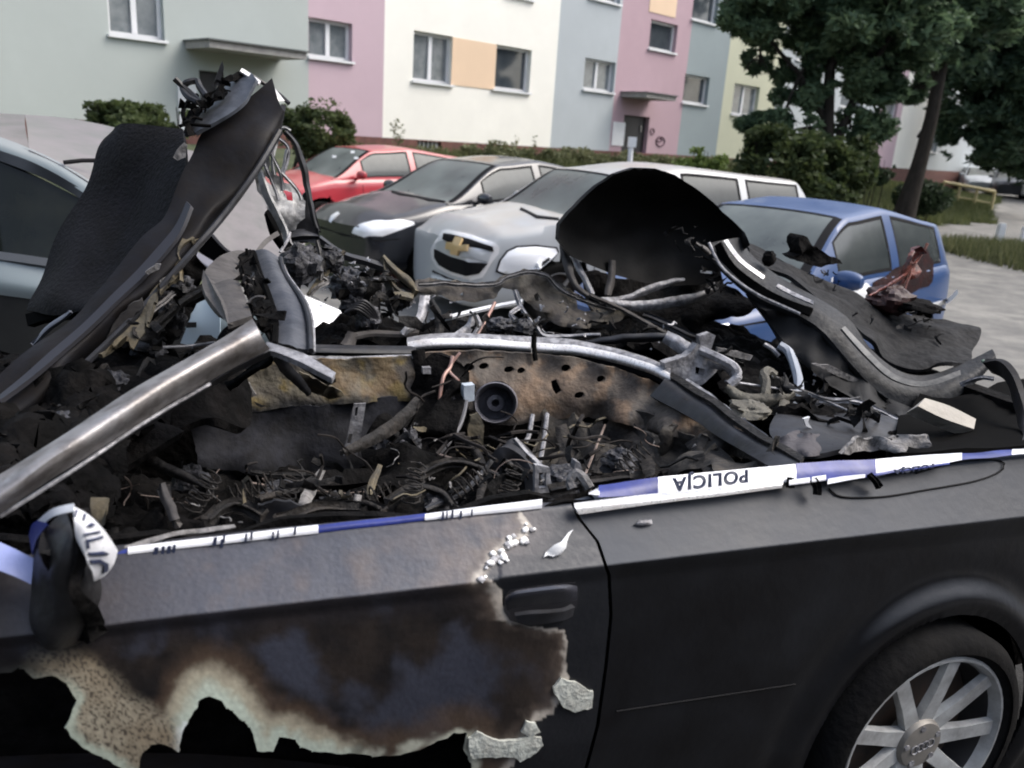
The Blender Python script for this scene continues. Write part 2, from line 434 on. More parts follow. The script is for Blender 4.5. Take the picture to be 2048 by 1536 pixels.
def wall_cells(name, s0, s1, z0, z1, ops, m, out=0):
    ss = sorted({s0, s1}|{min(max(o[i], s0), s1) for o in ops for i in (0, 1)}); zs = sorted({z0, z1}|{min(max(o[i], z0), z1) for o in ops for i in (2, 3)})
    b = MB()
    for a, c in zip(ss, ss[1:]):
        for d, e in zip(zs, zs[1:]):
            ms, mz = (a+c)/2, (d+e)/2
            if any(o[0] < ms < o[1] and o[2] < mz < o[3] for o in ops): continue
            b.add([FP(a, d, out), FP(c, d, out), FP(c, e, out), FP(a, e, out)], [(0, 1, 2, 3)])
    D = -.2
    for o in ops:
        a, c, d, e = max(o[0], s0), min(o[1], s1), max(o[2], z0), min(o[3], z1)
        if c <= a or e <= d: continue
        for (p, q) in (((a, d), (a, e)), ((c, e), (c, d)), ((a, e), (c, e)), ((c, d), (a, d))):
            if (p[0] == q[0] and p[0] in (s0, s1) and o[0] < s0-1e-6 or p[0] == q[0] == s1 and o[1] > s1+1e-6): continue
            b.add([FP(*p, out), FP(*q, out), FP(*q, D), FP(*p, D)], [(0, 1, 2, 3)])
    return b.build(name, m, BL, smooth=False)
for (x0, x1, k) in edges:
    s0 = fpt(x0, 150)[0] if x0 > -500 else -16.5; s1 = fpt(x1, 150)[0]
    ops = [o for o in W_ if o[1] > s0+.02 and o[0] < s1-.02 and not (o[5] == 3 and o[4] == 'w')]
    wall_cells('wall', s0, s1, ZPL, ZTOP, ops, PL[k])
# orange infill beside windows, 1.5 cm proud
for (x0, y0, x1, y1) in ((905, 74, 988, 180), (1306, -60, 1350, 36)):
    s0, z1 = fpt(x0, y0); s1, z0 = fpt(x1, y1)
    MB().box(FP(s0, z0, .004), FD*(s1-s0), FN*.012, Vector((0, 0, z1-z0))).build('colour_panel', PL['orange'], BL, False)
bw = [o for o in W_ if o[5] == 3 and o[4] == 'w'][0]
wall_cells('plinth', -16.5, fpt(2130, 150)[0], -.5, ZPL, [(bw[0], bw[1], bw[2], ZPL-.03)], M_BRICK, .0)
sE = fpt(2130, 150)[0]
MB().box(FP(-16.5, -.5, -.25), FD*(sE+16.5), FN*-9, Vector((0, 0, ZTOP+.5))).build('building_core', PL['grey2'], BL, False)
MB().box(FP(-16.7, ZTOP, .2), FD*(sE+17), FN*-9.8, Vector((0, 0, .3))).build('roof', M_CONC, BL, False)
for (s0, s1, z0, z1, kd, k) in W_:
    w2, h2 = s1-s0, z1-z0
    if kd == 'd':
        b = MB().box(FP(s0, z0, -.16), FD*w2, FN*-.05, Vector((0, 0, h2))).build('door', mat('dark_door', (.02, .02, .022), .5), BL, False)
        MB().box(FP(s0+w2*.8, z0+1.0, -.158), FD*.04, FN*.05, Vector((0, 0, .2))).build('handle', M_CONC, b, False)
        continue
    f = MB(); t = .07
    for (a, c, ww, hh) in ((s0, z0, w2, t), (s0, z1-t, w2, t), (s0, z0+t, t, h2-2*t), (s1-t, z0+t, t, h2-2*t)): f.box(FP(a, c, -.19), FD*ww, FN*.05, Vector((0, 0, hh)))
    if k == 2: f.box(FP(s0+w2*.5-.05, z0+t, -.185), FD*.1, FN*.05, Vector((0, 0, h2-2*t)))
    if k == 3:
        for i in range(5): f.tube([FP(s0+w2*(.15+i*.17), z0, -.05), FP(s0+w2*(.15+i*.17), z1, -.05)], .012, 5)
    wo = f.build('window', M_WHITE, BL, False)
    MB().box(FP(s0+t, z0+t, -.2), FD*(w2-2*t), FN*.012, Vector((0, 0, h2-2*t))).build('pane', M_CURT if k != 1 or s0 > 9 else M_GLASSD, wo, False)
    if k != 3: MB().box(FP(s0-.04, z0-.05, -.18), FD*(w2+.08), FN*.26, Vector((0, 0, .05))).build('sill', M_WHITE, wo, False)
# entrance canopies
for (x0, y0, x1, y1, dep) in ((370, 96, 560, 122, 1.1), (1242, 190, 1300, 205, 1.0)):
    s0, z1 = fpt(x0, y0); s1, z0 = fpt(x1, y1); z = (z0+z1)/2
    c = MB().box(FP(s0, z, 0), FD*(s1-s0), FN*dep, Vector((0, 0, .13))).build('canopy', M_CONC, BL, False)
    MB().box(FP(s0-.04, z+.132, -.0), FD*(s1-s0+.08), FN*(dep+.06), Vector((0, 0, .03))).build('canopy_flashing', mat('dark_flashing', (.08, .09, .09), .5), c, False)
for (x0, y0, x1, y1) in ((354, 165, 396, 262), (1226, 243, 1245, 292)):
    s0, z1 = fpt(x0, y0); s1, z0 = fpt(x1, y1)
    MB().box(FP(s0, z0, .003), FD*(s1-s0), FN*.03, Vector((0, 0, z1-z0))).build('white_panel', M_WHITE, BL, False)
# dark scribbles on the rose wall
gm = mat('graffiti', (.10, .05, .07), .8)
b = MB()
for (cx, cy, rx, ry) in ((1320, 283, 9, 10), (1318, 280, 5, 4), (1304, 263, 4, 6)):
    pts = [FP(*fpt(cx+rx*math.cos(a*.7), cy+ry*math.sin(a*.7)), .012) for a in range(10)]; b.tube(pts, .02, 5)
b.build('graffiti', gm, BL)
# pale kerb line near the far end of the building
kb = MB()
p0, p1 = Z(1700, 369, .55), Z(1790, 378, .5); kb.box(p0, p1-p0, Vector((0, .25, 0)), Vector((0, 0, .12)))
tag(kb.build('kerb', M_CONC, None, False), kind='structure')

# ------------------------------------------------------------------ bushes and hedge
def bush(name, label, blobs, size, cols, seed, cat='bush', gap=-.05, group=None, clump=2.2):
    c = Vector(blobs[0][0]); t = thing(name, label, cat, (c.x, c.y, terrain(c.x, c.y)), group)
    leaves('foliage', blobs, size, cols, t, gap, clump, seed)
    st = MB(); rn = random.Random(seed)
    for (bc, r_, n_) in blobs:
        for i in range(4):
            q = Vector((bc[0]+rn.uniform(-.5, .5)*r_[0], bc[1]+rn.uniform(-.3, .3)*r_[1], 0)); q.z = terrain(q.x, q.y)
            e = Vector(bc)+Vector((rn.uniform(-.7, .7)*r_[0], 0, rn.uniform(.2, .9)*r_[2])); st.tube([q, (q+e)/2+Vector((.05, 0, .05)), e], [.02, .014, .006], 5)
    st.build('stems', M_BARK, t); return t
M_BARK = mat('bark', (.022, .019, .016), .95, spec=.1, var=(.04, .035, .03), scale=14, bump=.8, stretch=(1, 1, .25))
CG = ((.035, .055, .02), (.12, .15, .055)); CD = ((.02, .035, .017), (.055, .085, .04))
def B(px, py, y, rx, ry, n, rz=None): p = Y(px, py, y); return (p, (rx, rz or rx*.7, ry), n)
bush('bush', 'green bush left of the entrance door of the flats', [B(250, 245, 12.5, .75, .32, 2600), B(330, 250, 12.9, .6, .32, 2200), B(200, 232, 12.4, .4, .2, 500)], .06, CG, 3, gap=-.1)
bush('bush', 'dense dark green bush behind the red car, below the pink wall', [B(625, 270, 15, .75, .45, 3800), B(590, 250, 15, .5, .35, 1500), B(660, 255, 15.2, .45, .3, 1000), B(630, 235, 15, .6, .4, 300)], .06, CG, 4, gap=-.12)
hb = []
for i, px in enumerate(range(960, 1480, 30)):
    d = ray(px, 300); t = ((Q0+FN*1.6)-CO).dot(FN)/d.dot(FN); p = CO+d*t; z = terrain(p.x, p.y)
    hb.append(((p.x, p.y, z+.06+.05*math.sin(i*2.1)), (.7, .45, .34+.06*math.sin(i*1.3)), 1300))
hedge = bush('hedge', 'low pale hedge running along the foot of the cream and grey walls', hb, .07, ((.075, .09, .04), (.22, .23, .12)), 5, 'hedge', gap=-.15)
bush('bush', 'bright light green shrub at the end of the low hedge', [B(1410, 322, 21.5, .6, .35, 1800), B(1380, 330, 21.5, .5, .3, 1000)], .08, ((.10, .15, .04), (.25, .33, .10)), 6, gap=-.1)
bush('bush', 'big dark bush beneath the leaning tree, behind the silver wagon', [B(1590, 330, 15, 1.1, .6, 4500), B(1660, 345, 15, .8, .5, 4000), B(1540, 300, 15, .55, .45, 1800), B(1640, 380, 14.5, .7, .35, 2500), B(1700, 320, 15.5, .5, .5, 1500)], .085, ((.03, .05, .02), (.09, .115, .04)), 8, gap=-.12)
bush('bush', 'round dark bush at the foot of the leaning trunk', [B(1845, 395, 24, .85, .5, 4200)], .08, CD, 9, gap=-.25)
bush('bush', 'dark shrub by the brick plinth of the pink wall', [B(1740, 340, 24, .7, .45, 1800)], .09, CD, 10, gap=-.1)

wb_ = []
for px in range(700, 1000, 26):
    d = ray(px, 300); t = ((Q0+FN*1.3)-CO).dot(FN)/d.dot(FN); p = CO+d*t; z = terrain(p.x, p.y); wb_.append(((p.x, p.y, z+.0), (.5, .3, .2+.08*math.sin(px)), 260))
for (px, py) in ((790, 245), (802, 262), (1030, 282), (1070, 280), (650, 225), (690, 240)):
    d = ray(px, py); t = ((Q0+FN*.6)-CO).dot(FN)/d.dot(FN); p = CO+d*t; wb_.append((p-Vector((0, 0, .2)), (.12, .1, .4), 60))
w_ = leaves('weeds', wb_, .06, ((.09, .10, .045), (.24, .24, .12)), None, -.3, 2, 15, kind='stuff'); tag(w_, 'sparse tall weeds growing against the brick plinth', 'weeds')
# ------------------------------------------------------------------ trees
def tree(name, label, trunk, limbs, blobs, size, cols, seed, gap=-.02, clump=.9, group=None):
    b = Vector(trunk[0][0]); t = thing(name, label, 'tree', (b.x, b.y, terrain(b.x, b.y)), group)
    q0 = Vector(trunk[0][0]); g0_ = Vector((q0.x-.1, q0.y, terrain(q0.x, q0.y)-.1))
    if q0.z > g0_.z: trunk = [(g0_, trunk[0][1]*1.35)]+list(trunk)
    m = MB(); m.tube([p for p, r_ in trunk], [r_ for p, r_ in trunk], 9); tr = m.build('trunk', M_BARK, t)
    m = MB()
    for l in limbs: m.tube([p for p, r_ in l], [r_ for p, r_ in l], 7)
    rn = random.Random(seed); top = Vector(trunk[-1][0])
    for (c, r_, n_) in blobs:
        src = min([p for p, q in trunk[1:]]+[p for l in limbs for p, q in l], key=lambda p: (p-Vector(c)).length)
        m.tube([src, src.lerp(Vector(c), .5)+Vector((0, 0, .08)), Vector(c)], [.045, .03, .02], 5)
        for i in range(6):
            e = Vector(c)+Vector((rn.uniform(-.7, .7)*r_[0], rn.uniform(-.6, .6)*r_[1], rn.uniform(-.6, .6)*r_[2])); a = src.lerp(Vector(c), rn.uniform(.5, 1))
            m.tube([a, a.lerp(e, .5)+Vector((0, 0, .05)), e], [.02, .013, .005], 4)
    m.build('branches', M_BARK, t)
    leaves('crown', blobs, size, cols, t, gap, clump, seed, long=2.3); return t
def T(px, py, y): return Y(px, py, y)
yt = 17.0
tree('tree', 'tall dark leafy tree with two forked stems in front of the grey wall', [(T(1655, 400, yt), .16), (T(1652, 330, yt), .13), (T(1655, 240, yt), .12), (T(1660, 140, yt), .1), (T(1690, 40, yt), .08)],
     [[(T(1662, 320, yt), .09), (T(1700, 215, yt), .08), (T(1745, 130, yt), .06), (T(1790, 60, yt), .04)], [(T(1655, 250, yt), .06), (T(1600, 150, yt), .05), (T(1520, 60, yt), .03)]],
     [B(1650, 20, yt, 1.5, 1.0, 15000, 1.4), B(1780, 40, yt, 1.3, 1.0, 14000, 1.2), B(1530, 30, yt-.3, 1.0, .55, 3800, .8), B(1480, 20, yt-.5, .5, .45, 900, .5), B(1760, 150, yt, .9, .55, 5500), B(1620, 130, yt, .8, .5, 4200), B(1520, 130, yt-.3, .6, .28, 900), B(1600, 190, yt, .6, .4, 1300),
      B(1700, -120, yt, 2.5, 1.2, 7000, 1.8), B(1560, 250, yt-.5, .85, .3, 2000), B(1530, 285, yt-.6, .4, .22, 600), B(1700, 260, yt, .5, .45, 1200), B(1760, 255, yt, .35, .4, 600), B(1640, 300, yt, .6, .3, 1300), B(1850, 80, yt, .9, .9, 3500)],
     .085, ((.036, .072, .042), (.16, .23, .12)), 21, gap=.06, clump=1.7)
yt = 23.0
tree('tree', 'slender tree leaning right with a bare dark trunk before the cream wall', [(T(1818, 395, yt), .26), (T(1838, 330, yt), .2), (T(1862, 240, yt), .17), (T(1882, 140, yt), .15), (T(1905, 30, yt), .1)],
     [[(T(1862, 240, yt), .07), (T(1835, 275, yt), .04)], [(T(1875, 170, yt), .07), (T(1850, 100, yt), .04)]],
     [B(1850, 60, yt, 1.3, 1.0, 4500), B(1930, 20, yt, 1.6, 1.4, 7000), B(1790, 130, yt, .8, .6, 1800), B(1880, -100, yt, 2.5, 1.2, 5000), B(1830, 180, yt+.5, .5, .4, 700)], .12, ((.030, .060, .035), (.12, .175, .09)), 22, gap=.03, clump=1.4)
yt = 30.0
tree('tree', 'broad dark tree filling the upper right corner over the far lane', [(T(2110, 420, yt), .2), (T(2100, 300, yt), .17), (T(2080, 150, yt), .14), (T(2050, 20, yt), .1)],
     [], [B(1960, 130, yt, 2.0, 2.2, 10000, 1.6), B(2030, 200, yt, 2.0, 2.2, 9000, 1.6), B(1940, 260, yt, 1.1, 1.1, 3500), B(2060, 60, yt, 2.5, 2.5, 9000), B(1980, -80, yt, 3, 2, 8000), B(2000, 310, yt+2, 1.3, .6, 2200), B(2070, 320, yt+2, 1.2, .8, 2500)], .14, ((.028, .056, .036), (.10, .15, .08)), 23, gap=-.12)
for i, (px, py, y, lab) in enumerate(((2150, 180, 42, 'far tree beyond the lane, at the right edge of the picture'), (1990, 120, 70, 'distant tree behind the cars parked far away'), (1900, 150, 75, 'distant tree standing behind the end of the flats'), (2110, 200, 78, 'distant tree right of the far parked cars'), (1820, 160, 85, 'distant tree glimpsed behind the leaning tree'))):
    s = y/22
    tree('tree', lab, [(T(px, 360, y), .3), (T(px, 100, y), .2)], [], [B(px, py, y, 2.6*s, 2.5*s, 7000), B(px-30, py-110, y, 2.3*s, 2.0*s, 4000), B(px+40, py+80, y, 2.0*s, 1.6*s, 3500)], .12*s, ((.025, .045, .03), (.07, .10, .055)), 30+i, gap=-.25, group='distant trees')

# ------------------------------------------------------------------ posts and barrier
def post(label, px, py0, py1, wd, y=None, group=None, sunk=0):
    p = Z(px, py1, .05) if y is None else Y(px, py1, y); h = (Y(px, py0, p.y)).z-p.z
    t = MB(); p = p-Vector((0, 0, sunk)); h += sunk
    t.box(p, Vector((wd, 0, 0)), Vector((0, wd, 0)), Vector((0, 0, h*.93))); t.box(p+Vector((wd*.1, wd*.1, h*.93)), Vector((wd*.8, 0, 0)), Vector((0, wd*.8, 0)), Vector((0, 0, h*.07)))
    o = t.build('post', M_WHITE, None, False); tag(o, label, 'post', group); return o
post('white post standing in the grass island beside the lane', 1991, 446, 496, .13)
post('white post at the right edge of the picture, in the grass island', 2041, 452, 492, .12)
pt = thing('post', 'white post with a small box on top, rising behind the grey parked car roof', 'post', Y(1262, 330, 14) - Vector((0, 0, 1)))
MB().tube([Y(1262, 345, 14)-Vector((0, 0, .9)), Y(1262, 292, 14)], .045, 8).build('pole', M_WHITE, pt)
MB().box(Y(1256, 294, 13.95), Vector((.13, 0, 0)), Vector((0, .1, 0)), Vector((0, 0, .16))).build('box', M_WHITE, pt, False)
by = 33
br = thing('barrier', 'low yellowish metal tube barrier beside the far lane', 'barrier', Y(1940, 390, by))
M_YEL = mat('yellow_paint_old', (.55, .46, .22), .6, var=(.42, .36, .2), scale=3)
a, b_ = Y(1887, 364, by), Y(1990, 383, by)
MB().tube([a, b_], .06, 6).build('top_rail', M_YEL, br); MB().tube([a-Vector((0, 0, .45)), b_-Vector((0, 0, .45))], .03, 6).build('lower_rail', M_YEL, br)
for t in (0, .33, .66, 1):
    q = a.lerp(b_, t); MB().tube([q, q-Vector((0, 0, .9))], .055, 6).build('upright', M_YEL, br)

# ------------------------------------------------------------------ dark ground added to cut light bounced on the wreck, and the trees on the near side of the lane
M_BOUNCE = mat('dark_bounce_asphalt', (.022, .022, .022), .8, var=[(.035, .034, .032), (.015, .015, .015)], scale=3, bump=.4, bscale=80)
V, F = gridxy(-9, 5.1, -6, 3.3, .3)
mesh('dark_bounce_ground', [(x, y, terrain(x, y)+.006) for x, y in V], F, M_BOUNCE, kind='structure')
rr = random.Random(77)
bl = []
for i in range(34):
    a = R(95+i*6.6) if i < 26 else R(46+(i-26)*6.2); d_ = 13+rr.random()*5+(11 if i >= 26 else 0); x, y = math.sin(a)*d_, math.cos(a)*d_
    bl += [((x, y, 1.8), (2.4, 2.4, 2.2), 700), ((x+1, y, 5.5), (2.8, 2.8, 2.8), 700)]
wd_ = leaves('woodland', bl, .42, ((.02, .035, .02), (.06, .085, .045)), None, -.9, .8, 90, kind='stuff'); tag(wd_, 'belt of dark trees on the near side of the parking place', 'trees')
# ------------------------------------------------------------------ parked cars
DUST = (.26, .24, .21)
PAINT = dict(red=mat('paint_red', (.42, .03, .045), .32, coat=.6, dust_sheen=((.45, .22, .19), .6)), black=mat('paint_black', (.014, .015, .019), .25, coat=.7, dust_sheen=((.11, .10, .095), .5)),
             silver=mat('paint_silver', (.42, .44, .455), .42, metal=.1, coat=.4, dust_sheen=((.40, .365, .32), .8)), silver2=mat('paint_pale_silver', (.50, .55, .60), .35, metal=.2, coat=.5, dust_sheen=((.42, .42, .42), .4)),
             blue=mat('paint_blue', (.026, .066, .18), .34, coat=.2, dust_sheen=((.11, .155, .26), .5)), white=mat('paint_white', (.7, .72, .74), .35, coat=.5), dark=mat('paint_dark_blue', (.02, .025, .04), .3, coat=.6))
M_GL = mat('car_glass', (.03, .037, .04), .10, spec=.3, coat=0, var=(.055, .062, .062), scale=1.2, dust_sheen=((.26, .29, .27), .75))
M_SEAL = mat('window_seal', (.010, .010, .011), .75, spec=.12)
M_LAMP = mat('lamp_lens', (.93, .94, .96), .12, coat=1, spec=.8)
M_CHROME = mat('chrome', (.80, .80, .81), .25, metal=.25)
M_RIM = mat('alloy_rim', (.42, .43, .45), .35, metal=.6, var=(.30, .29, .28), scale=9, bump=.1)
M_TYRE = mat('tyre_rubber', (.007, .007, .0075), .9, spec=.1, var=(.012, .0115, .011), scale=10, bump=.3)
def wheel(name, c, axis, r, wd, parent, rimr=.66, spokes=5, rimm=None, cap=False):
    """tyre and rim; axis points out of the car"""
    axis = axis.normalized(); a = axis.cross(Vector((0, 0, 1))).normalized(); b = axis.cross(a)
    def lathe(prof, n=48):
        V = []; F = []
        for k in range(n):
            g = 2*math.pi*k/n; d = a*math.cos(g)+b*math.sin(g)
            V += [c+axis*x+d*rr for x, rr in prof]
        m = len(prof)
        for k in range(n):
            for i in range(m-1): F.append((k*m+i, k*m+i+1, ((k+1) % n)*m+i+1, ((k+1) % n)*m+i))
        return V, F
    h = wd/2; ri = r*rimr
    V, F = lathe([(-h*.8, ri), (-h, ri*1.1), (-h, r*.9), (-h*.75, r), (h*.75, r), (h*.98, r*.93), (h, r*.86), (h*.98, (r+ri)*.5), (h*.9, ri*1.06), (h*.78, ri)])
    w_ = mesh(name, V, F, M_TYRE, parent, True, sharp=50)
    V, F = lathe([(-h, ri*.9), (h*.2, ri*.9), (h*.62, ri*.93)])
    mesh('rim_barrel', V, F, mat('rim_barrel', (.03, .03, .032), .6), w_, True)
    V, F = lathe([(h*.6, ri*.93), (h*.8, ri*.955), (h*.88, ri*.985), (h*.88, ri*1.01), (h*.78, ri*1.035)])
    rb = MB().add(V, F)
    for k in range(spokes):
        g = 2*math.pi*k/spokes+.35; d = a*math.cos(g)+b*math.sin(g); e = axis.cross(d)
        w0, w1 = ri*(.215 if spokes > 6 else .2), ri*(.17 if spokes > 6 else .16)
        s0, s1 = c+axis*h*.62+d*ri*.2, c+axis*h*.78+d*ri*.97
        vs = []
        for (p, ww, tt) in ((s0, w0, .02), ((s0+s1)/2+axis*.002, (w0+w1)/2*.92, .018), (s1, w1*1.1, .014)):
            vs += [p-e*ww*.5-axis*tt, p-e*ww*.42, p+e*ww*.42, p+e*ww*.5-axis*tt]
        fs = []
        for q in (0, 4):
            for i in range(3): fs.append((q+i, q+i+1, q+i+5, q+i+4))
        rb.add(vs, fs)
    rim = rb.build('rim', rimm or M_RIM, w_, sharp=35)
    V, F = lathe([(h*.76, .0), (h*.77, ri*.16), (h*.74, ri*.25), (h*.6, ri*.285), (h*.3, ri*.29)] if spokes > 6 else [(h*.62, .0), (h*.64, ri*.12), (h*.62, ri*.2), (h*.5, ri*.235), (h*.3, ri*.24)], 32)
    hc = mesh('hub_cap', V, F, mat('hub_cap_grey', (.22, .21, .195), .5, metal=.3, var=(.3, .28, .25), scale=14) if spokes > 6 else (rimm or M_RIM), w_, True, sharp=40)
    V, F = lathe([(h*.1, .0), (h*.05, ri*.6), (0, ri*.88)], 32)
    mesh('brake_disc', V, F, mat('rusty_disc', (.05, .045, .042), .6, var=(.09, .06, .045), scale=20), w_, True)
    return w_, (a, b, h, ri)
def car(name, label, N, az, L, Wd, zs_k, roof_k, paint, glass=None, wheels=(.75, .78), wr=.31, group='cars parked in front of the flats', side=None, roofz=None, mirrors=True, cat='car', taper=.2, nose=.8, dz=0):
    """N: ground point under the middle of the nose; az: compass of the nose-to-tail axis
       zs_k: [(x, shoulder z)], roof_k: [(x, z)] from windscreen base to rear window base"""
    ax = Vector((math.sin(R(az)), math.cos(R(az)), 0)); ay = Vector((-ax.y, ax.x, 0)); N = Vector((N[0], N[1], dz))
    t = thing(name, label, cat, N+ax*L/2, group)
    def W3(x, y, z): return N+ax*x+ay*y+Vector((0, 0, z))
    def ip(k, x):
        if x <= k[0][0]: return k[0][1]
        for (a, b), (c, d) in zip(k, k[1:]):
            if x <= c:
                t_ = (x-a)/(c-a); t_ = t_*t_*(3-2*t_)*.5+t_*.5; return b+(d-b)*t_
        return k[-1][1]
    hw0 = Wd/2
    def hw(x):
        a = min(max(x, 0)/.75, 1); b = min(max(L-x, 0)/.6, 1)
        return hw0*(nose+(1-nose)*abs(math.sin(a*math.pi/2))**.7)*(.86+.14*abs(math.sin(b*math.pi/2))**.8)
    nx = 90; H2 = []
    xs = [0]+[L*(i/(nx-1)) for i in range(1, nx-1)]+[L]
    xa, xd = roof_k[0][0], roof_k[-1][0]
    for x in xs:
        zs = ip(zs_k, x); h_ = hw(x); fr = min(x/.12, 1)**.5 if x < .12 else 1; rr_ = min((L-x)/.1, 1)**.5 if L-x < .1 else 1; q = min(fr, rr_)
        zl = .2+.04*(1-q); cr_ = .05*q if x < xa else .01
        pf = [(0, zl), (h_*.8, zl), (h_*.965, zl+.07), (h_*1.0, zl+.3*(zs-zl)), (h_*.995, zl+.62*(zs-zl)), (h_*.965, zs-.06), (h_*.925, zs-.008), (h_*.8, zs+.02), (h_*.4, zs+.02+cr_), (0, zs+.02+cr_*1.25)]
        rs = cr([(a, b, 0) for a, b in pf], 30)
        H2.append([(p.x, p.y) for p in rs])
    nj = 59; V = []; 
    for x, hs_ in zip(xs, H2):
        full = [(-y, z) for y, z in hs_]+[(y, z) for y, z in reversed(hs_[:-1])]
        bow = [.10*(1-(y/hw0)**2) for y, z in full]   # nose bows forward
        for (y, z), b in zip(full, bow):
            k_ = max(0, 1-x/.5); kb = max(0, 1-(L-x)/.5)
            V.append((x-b*k_+b*kb*.6, y, z))
    wx = (wheels[0], L-wheels[1]); wz = wr; RA = wr+.055
    F = []; fm = []
    def inarch(p): return any(abs(p[1]) > hw0*.72 and (p[0]-a)**2+(p[2]-wz)**2 < RA*RA for a in wx)
    for i, p in enumerate(V):
        for a in wx:
            d = math.hypot(p[0]-a, p[2]-wz)
            if abs(p[1]) > hw0*.72 and abs(d-RA) < .04 and d > 1e-6: V[i] = (a+(p[0]-a)*RA*1.001/d, p[1], max(wz+(p[2]-wz)*RA*1.001/d, .18))
    for i in range(nx-1):
        for j in range(nj-1):
            q = (i*nj+j, i*nj+j+1, (i+1)*nj+j+1, (i+1)*nj+j); c = [sum(V[k][m] for k in q)/4 for m in range(3)]
            if not inarch(c): F.append(q)
    F.append(tuple((nx-1)*nj+j for j in range(nj)))
    hn = nj//2; K = 11; rowsi = []
    for j in range(hn+1):
        l, r_ = V[j], V[nj-1-j]; bx = l[0]+.10*(1-(l[1]/hw0)**2); row = [j]
        for q in range(1, K):
            y = l[1]+(r_[1]-l[1])*q/K; V.append((bx-.10*(1-(y/hw0)**2), y, l[2]+(.012*(1-(2*q/K-1)**2) if j > hn-3 else 0))); row.append(len(V)-1)
        row.append(nj-1-j); rowsi.append(row)
    for a_, b_ in zip(rowsi, rowsi[1:]):
        for q in range(K):
            f_ = [a_[q], a_[q+1], b_[q+1], b_[q]]; f2 = []
            for z_ in f_:
                if z_ not in f2: f2.append(z_)
            if len(f2) > 2: F.append(tuple(f2))
    body = mesh('body', [W3(*p) for p in V], F, paint, t, True, sharp=50)
    # inner dark arches
    for a in wx:
        for s in (-1, 1):
            m = MB(); ring = [W3(a+RA*1.03*math.cos(g), s*hw0*.97, wz+RA*1.03*math.sin(g)) for g in [math.pi*2*k/24 for k in range(24)]]; rin = [p-ay*s*.28 for p in ring]
            k = ring+rin; m.add(k, [(i, (i+1) % 24, 24+(i+1) % 24, 24+i) for i in range(12)]+[tuple(range(24, 48))]); m.build('wheel_arch', M_DARK, t)
        for s in (-1, 1): wheel('wheel', W3(a, s*(hw0-.115), wz), ay*s, wr, .2, t)
    # greenhouse
    NG = 110
    gx = [xa+(xd-xa)*i/NG for i in range(NG+1)]; zr = max(z for x, z in roof_k); rows = []
    zb_mid = ip(zs_k, (xa+xd)/2)
    for x in gx:
        zb = ip(zs_k, x); h = max(ip(roof_k, x), zb+.012); f = (h-zb)/(zr-zb_mid); f = min(f, 1.05)
        yb = hw(x)*.925; yt_ = yb-taper*f*hw0/.85; c = .045*f
        half = [(yb, zb-.01)]+[(yb+(yt_-yb)*(k/18)**1.25, zb+(h-zb)*(k/18)) for k in range(1, 19)]+[(yt_*(1-.04), h+.012*f), (yt_*.85, h+c*.6), (yt_*.55, h+c*.85), (yt_*.28, h+c*.97), (0, h+c)]
        rows.append([(-y, z) for y, z in half]+[(y, z) for y, z in reversed(half[:-1])])
    nk = len(rows[0]); GV = [W3(x, y, z) for x, r_ in zip(gx, rows) for y, z in r_]
    ix = lambda x: min(NG, max(0, int(round((x-xa)/(xd-xa)*NG))))
    def top_ok(x): return ip(roof_k, x)-ip(zs_k, x)
    xb = [x for x, z in roof_k][1]; xc = [x for x, z in roof_k][-2]
    regs = {}
    regs['windscreen'] = [(ix(xa+.04), ix(xb-.04), 19, nk-1-19)]
    regs['rear_window'] = [(ix(xc+.04), ix(xd-.05), 19, nk-1-19)]
    for (a, b) in side: regs.setdefault('side_window', []).append((ix(a), ix(b), 1, 17)); regs['side_window'].append((ix(a), ix(b), nk-18, nk-2))
    cls = {}
    for nme, L_ in regs.items():
        for q, (i0, i1, j0, j1) in enumerate(L_):
            for i in range(i0, i1):
                for j in range(j0, j1): 
                    edge = i in (i0, i1-1) or j in ((j0, j1-1) if nme == 'side_window' else (j0, j1-1))
                    cls[(i, j)] = ('s' if edge else (nme, q))
    F = []; fm = []; gl = {}
    for i in range(NG):
        for j in range(nk-1):
            q = (i*nk+j, i*nk+j+1, (i+1)*nk+j+1, (i+1)*nk+j); c = cls.get((i, j))
            if c is None: F.append(q); fm.append(0)
            elif c == 's': F.append(q); fm.append(1)
            else: gl.setdefault(c, []).append(q)
    cab = mesh('roof', GV, F, None, t, True, fm=fm, mats=[paint, M_SEAL], sharp=45)
    outs = [body, cab]
    cen = W3((xa+xd)/2, 0, ip(zs_k, xa)+.1)
    for (nme, q), fs in gl.items():
        us = sorted({i for f in fs for i in f}); mp2 = {a: b for b, a in enumerate(us)}
        g_ = mesh(nme, [GV[i]+(cen-GV[i]).normalized()*.004 for i in us], [tuple(mp2[i] for i in f) for f in fs], glass or M_GL, t, True); outs.append(g_)
    if mirrors:
        for s in (-1, 1):
            c = W3(xa+.42, s*(hw0+.09), ip(zs_k, xa+.4)+.07); V = []; F = []
            for i in range(9):
                for j in range(12):
                    g = math.pi*i/8; h = 2*math.pi*j/12; x = math.cos(g); rr = abs(math.sin(g))**.6
                    V.append(c+ay*x*.11+ax*rr*math.cos(h)*.06+Vector((0, 0, rr*math.sin(h)*.07)))
            for i in range(8):
                for j in range(12): F.append((i*12+j, i*12+(j+1) % 12, (i+1)*12+(j+1) % 12, (i+1)*12+j))
            mb = MB().add(V, F); mb.tube([c-ay*s*.05-Vector((0, 0, .03)), c-ay*s*.17-Vector((0, 0, .07))], .025, 6)
            mb.build('wing_mirror', paint, t)
    # side seams: thin dark lines let in along the door edges
    sm = MB()
    bv = bvh_of([body])
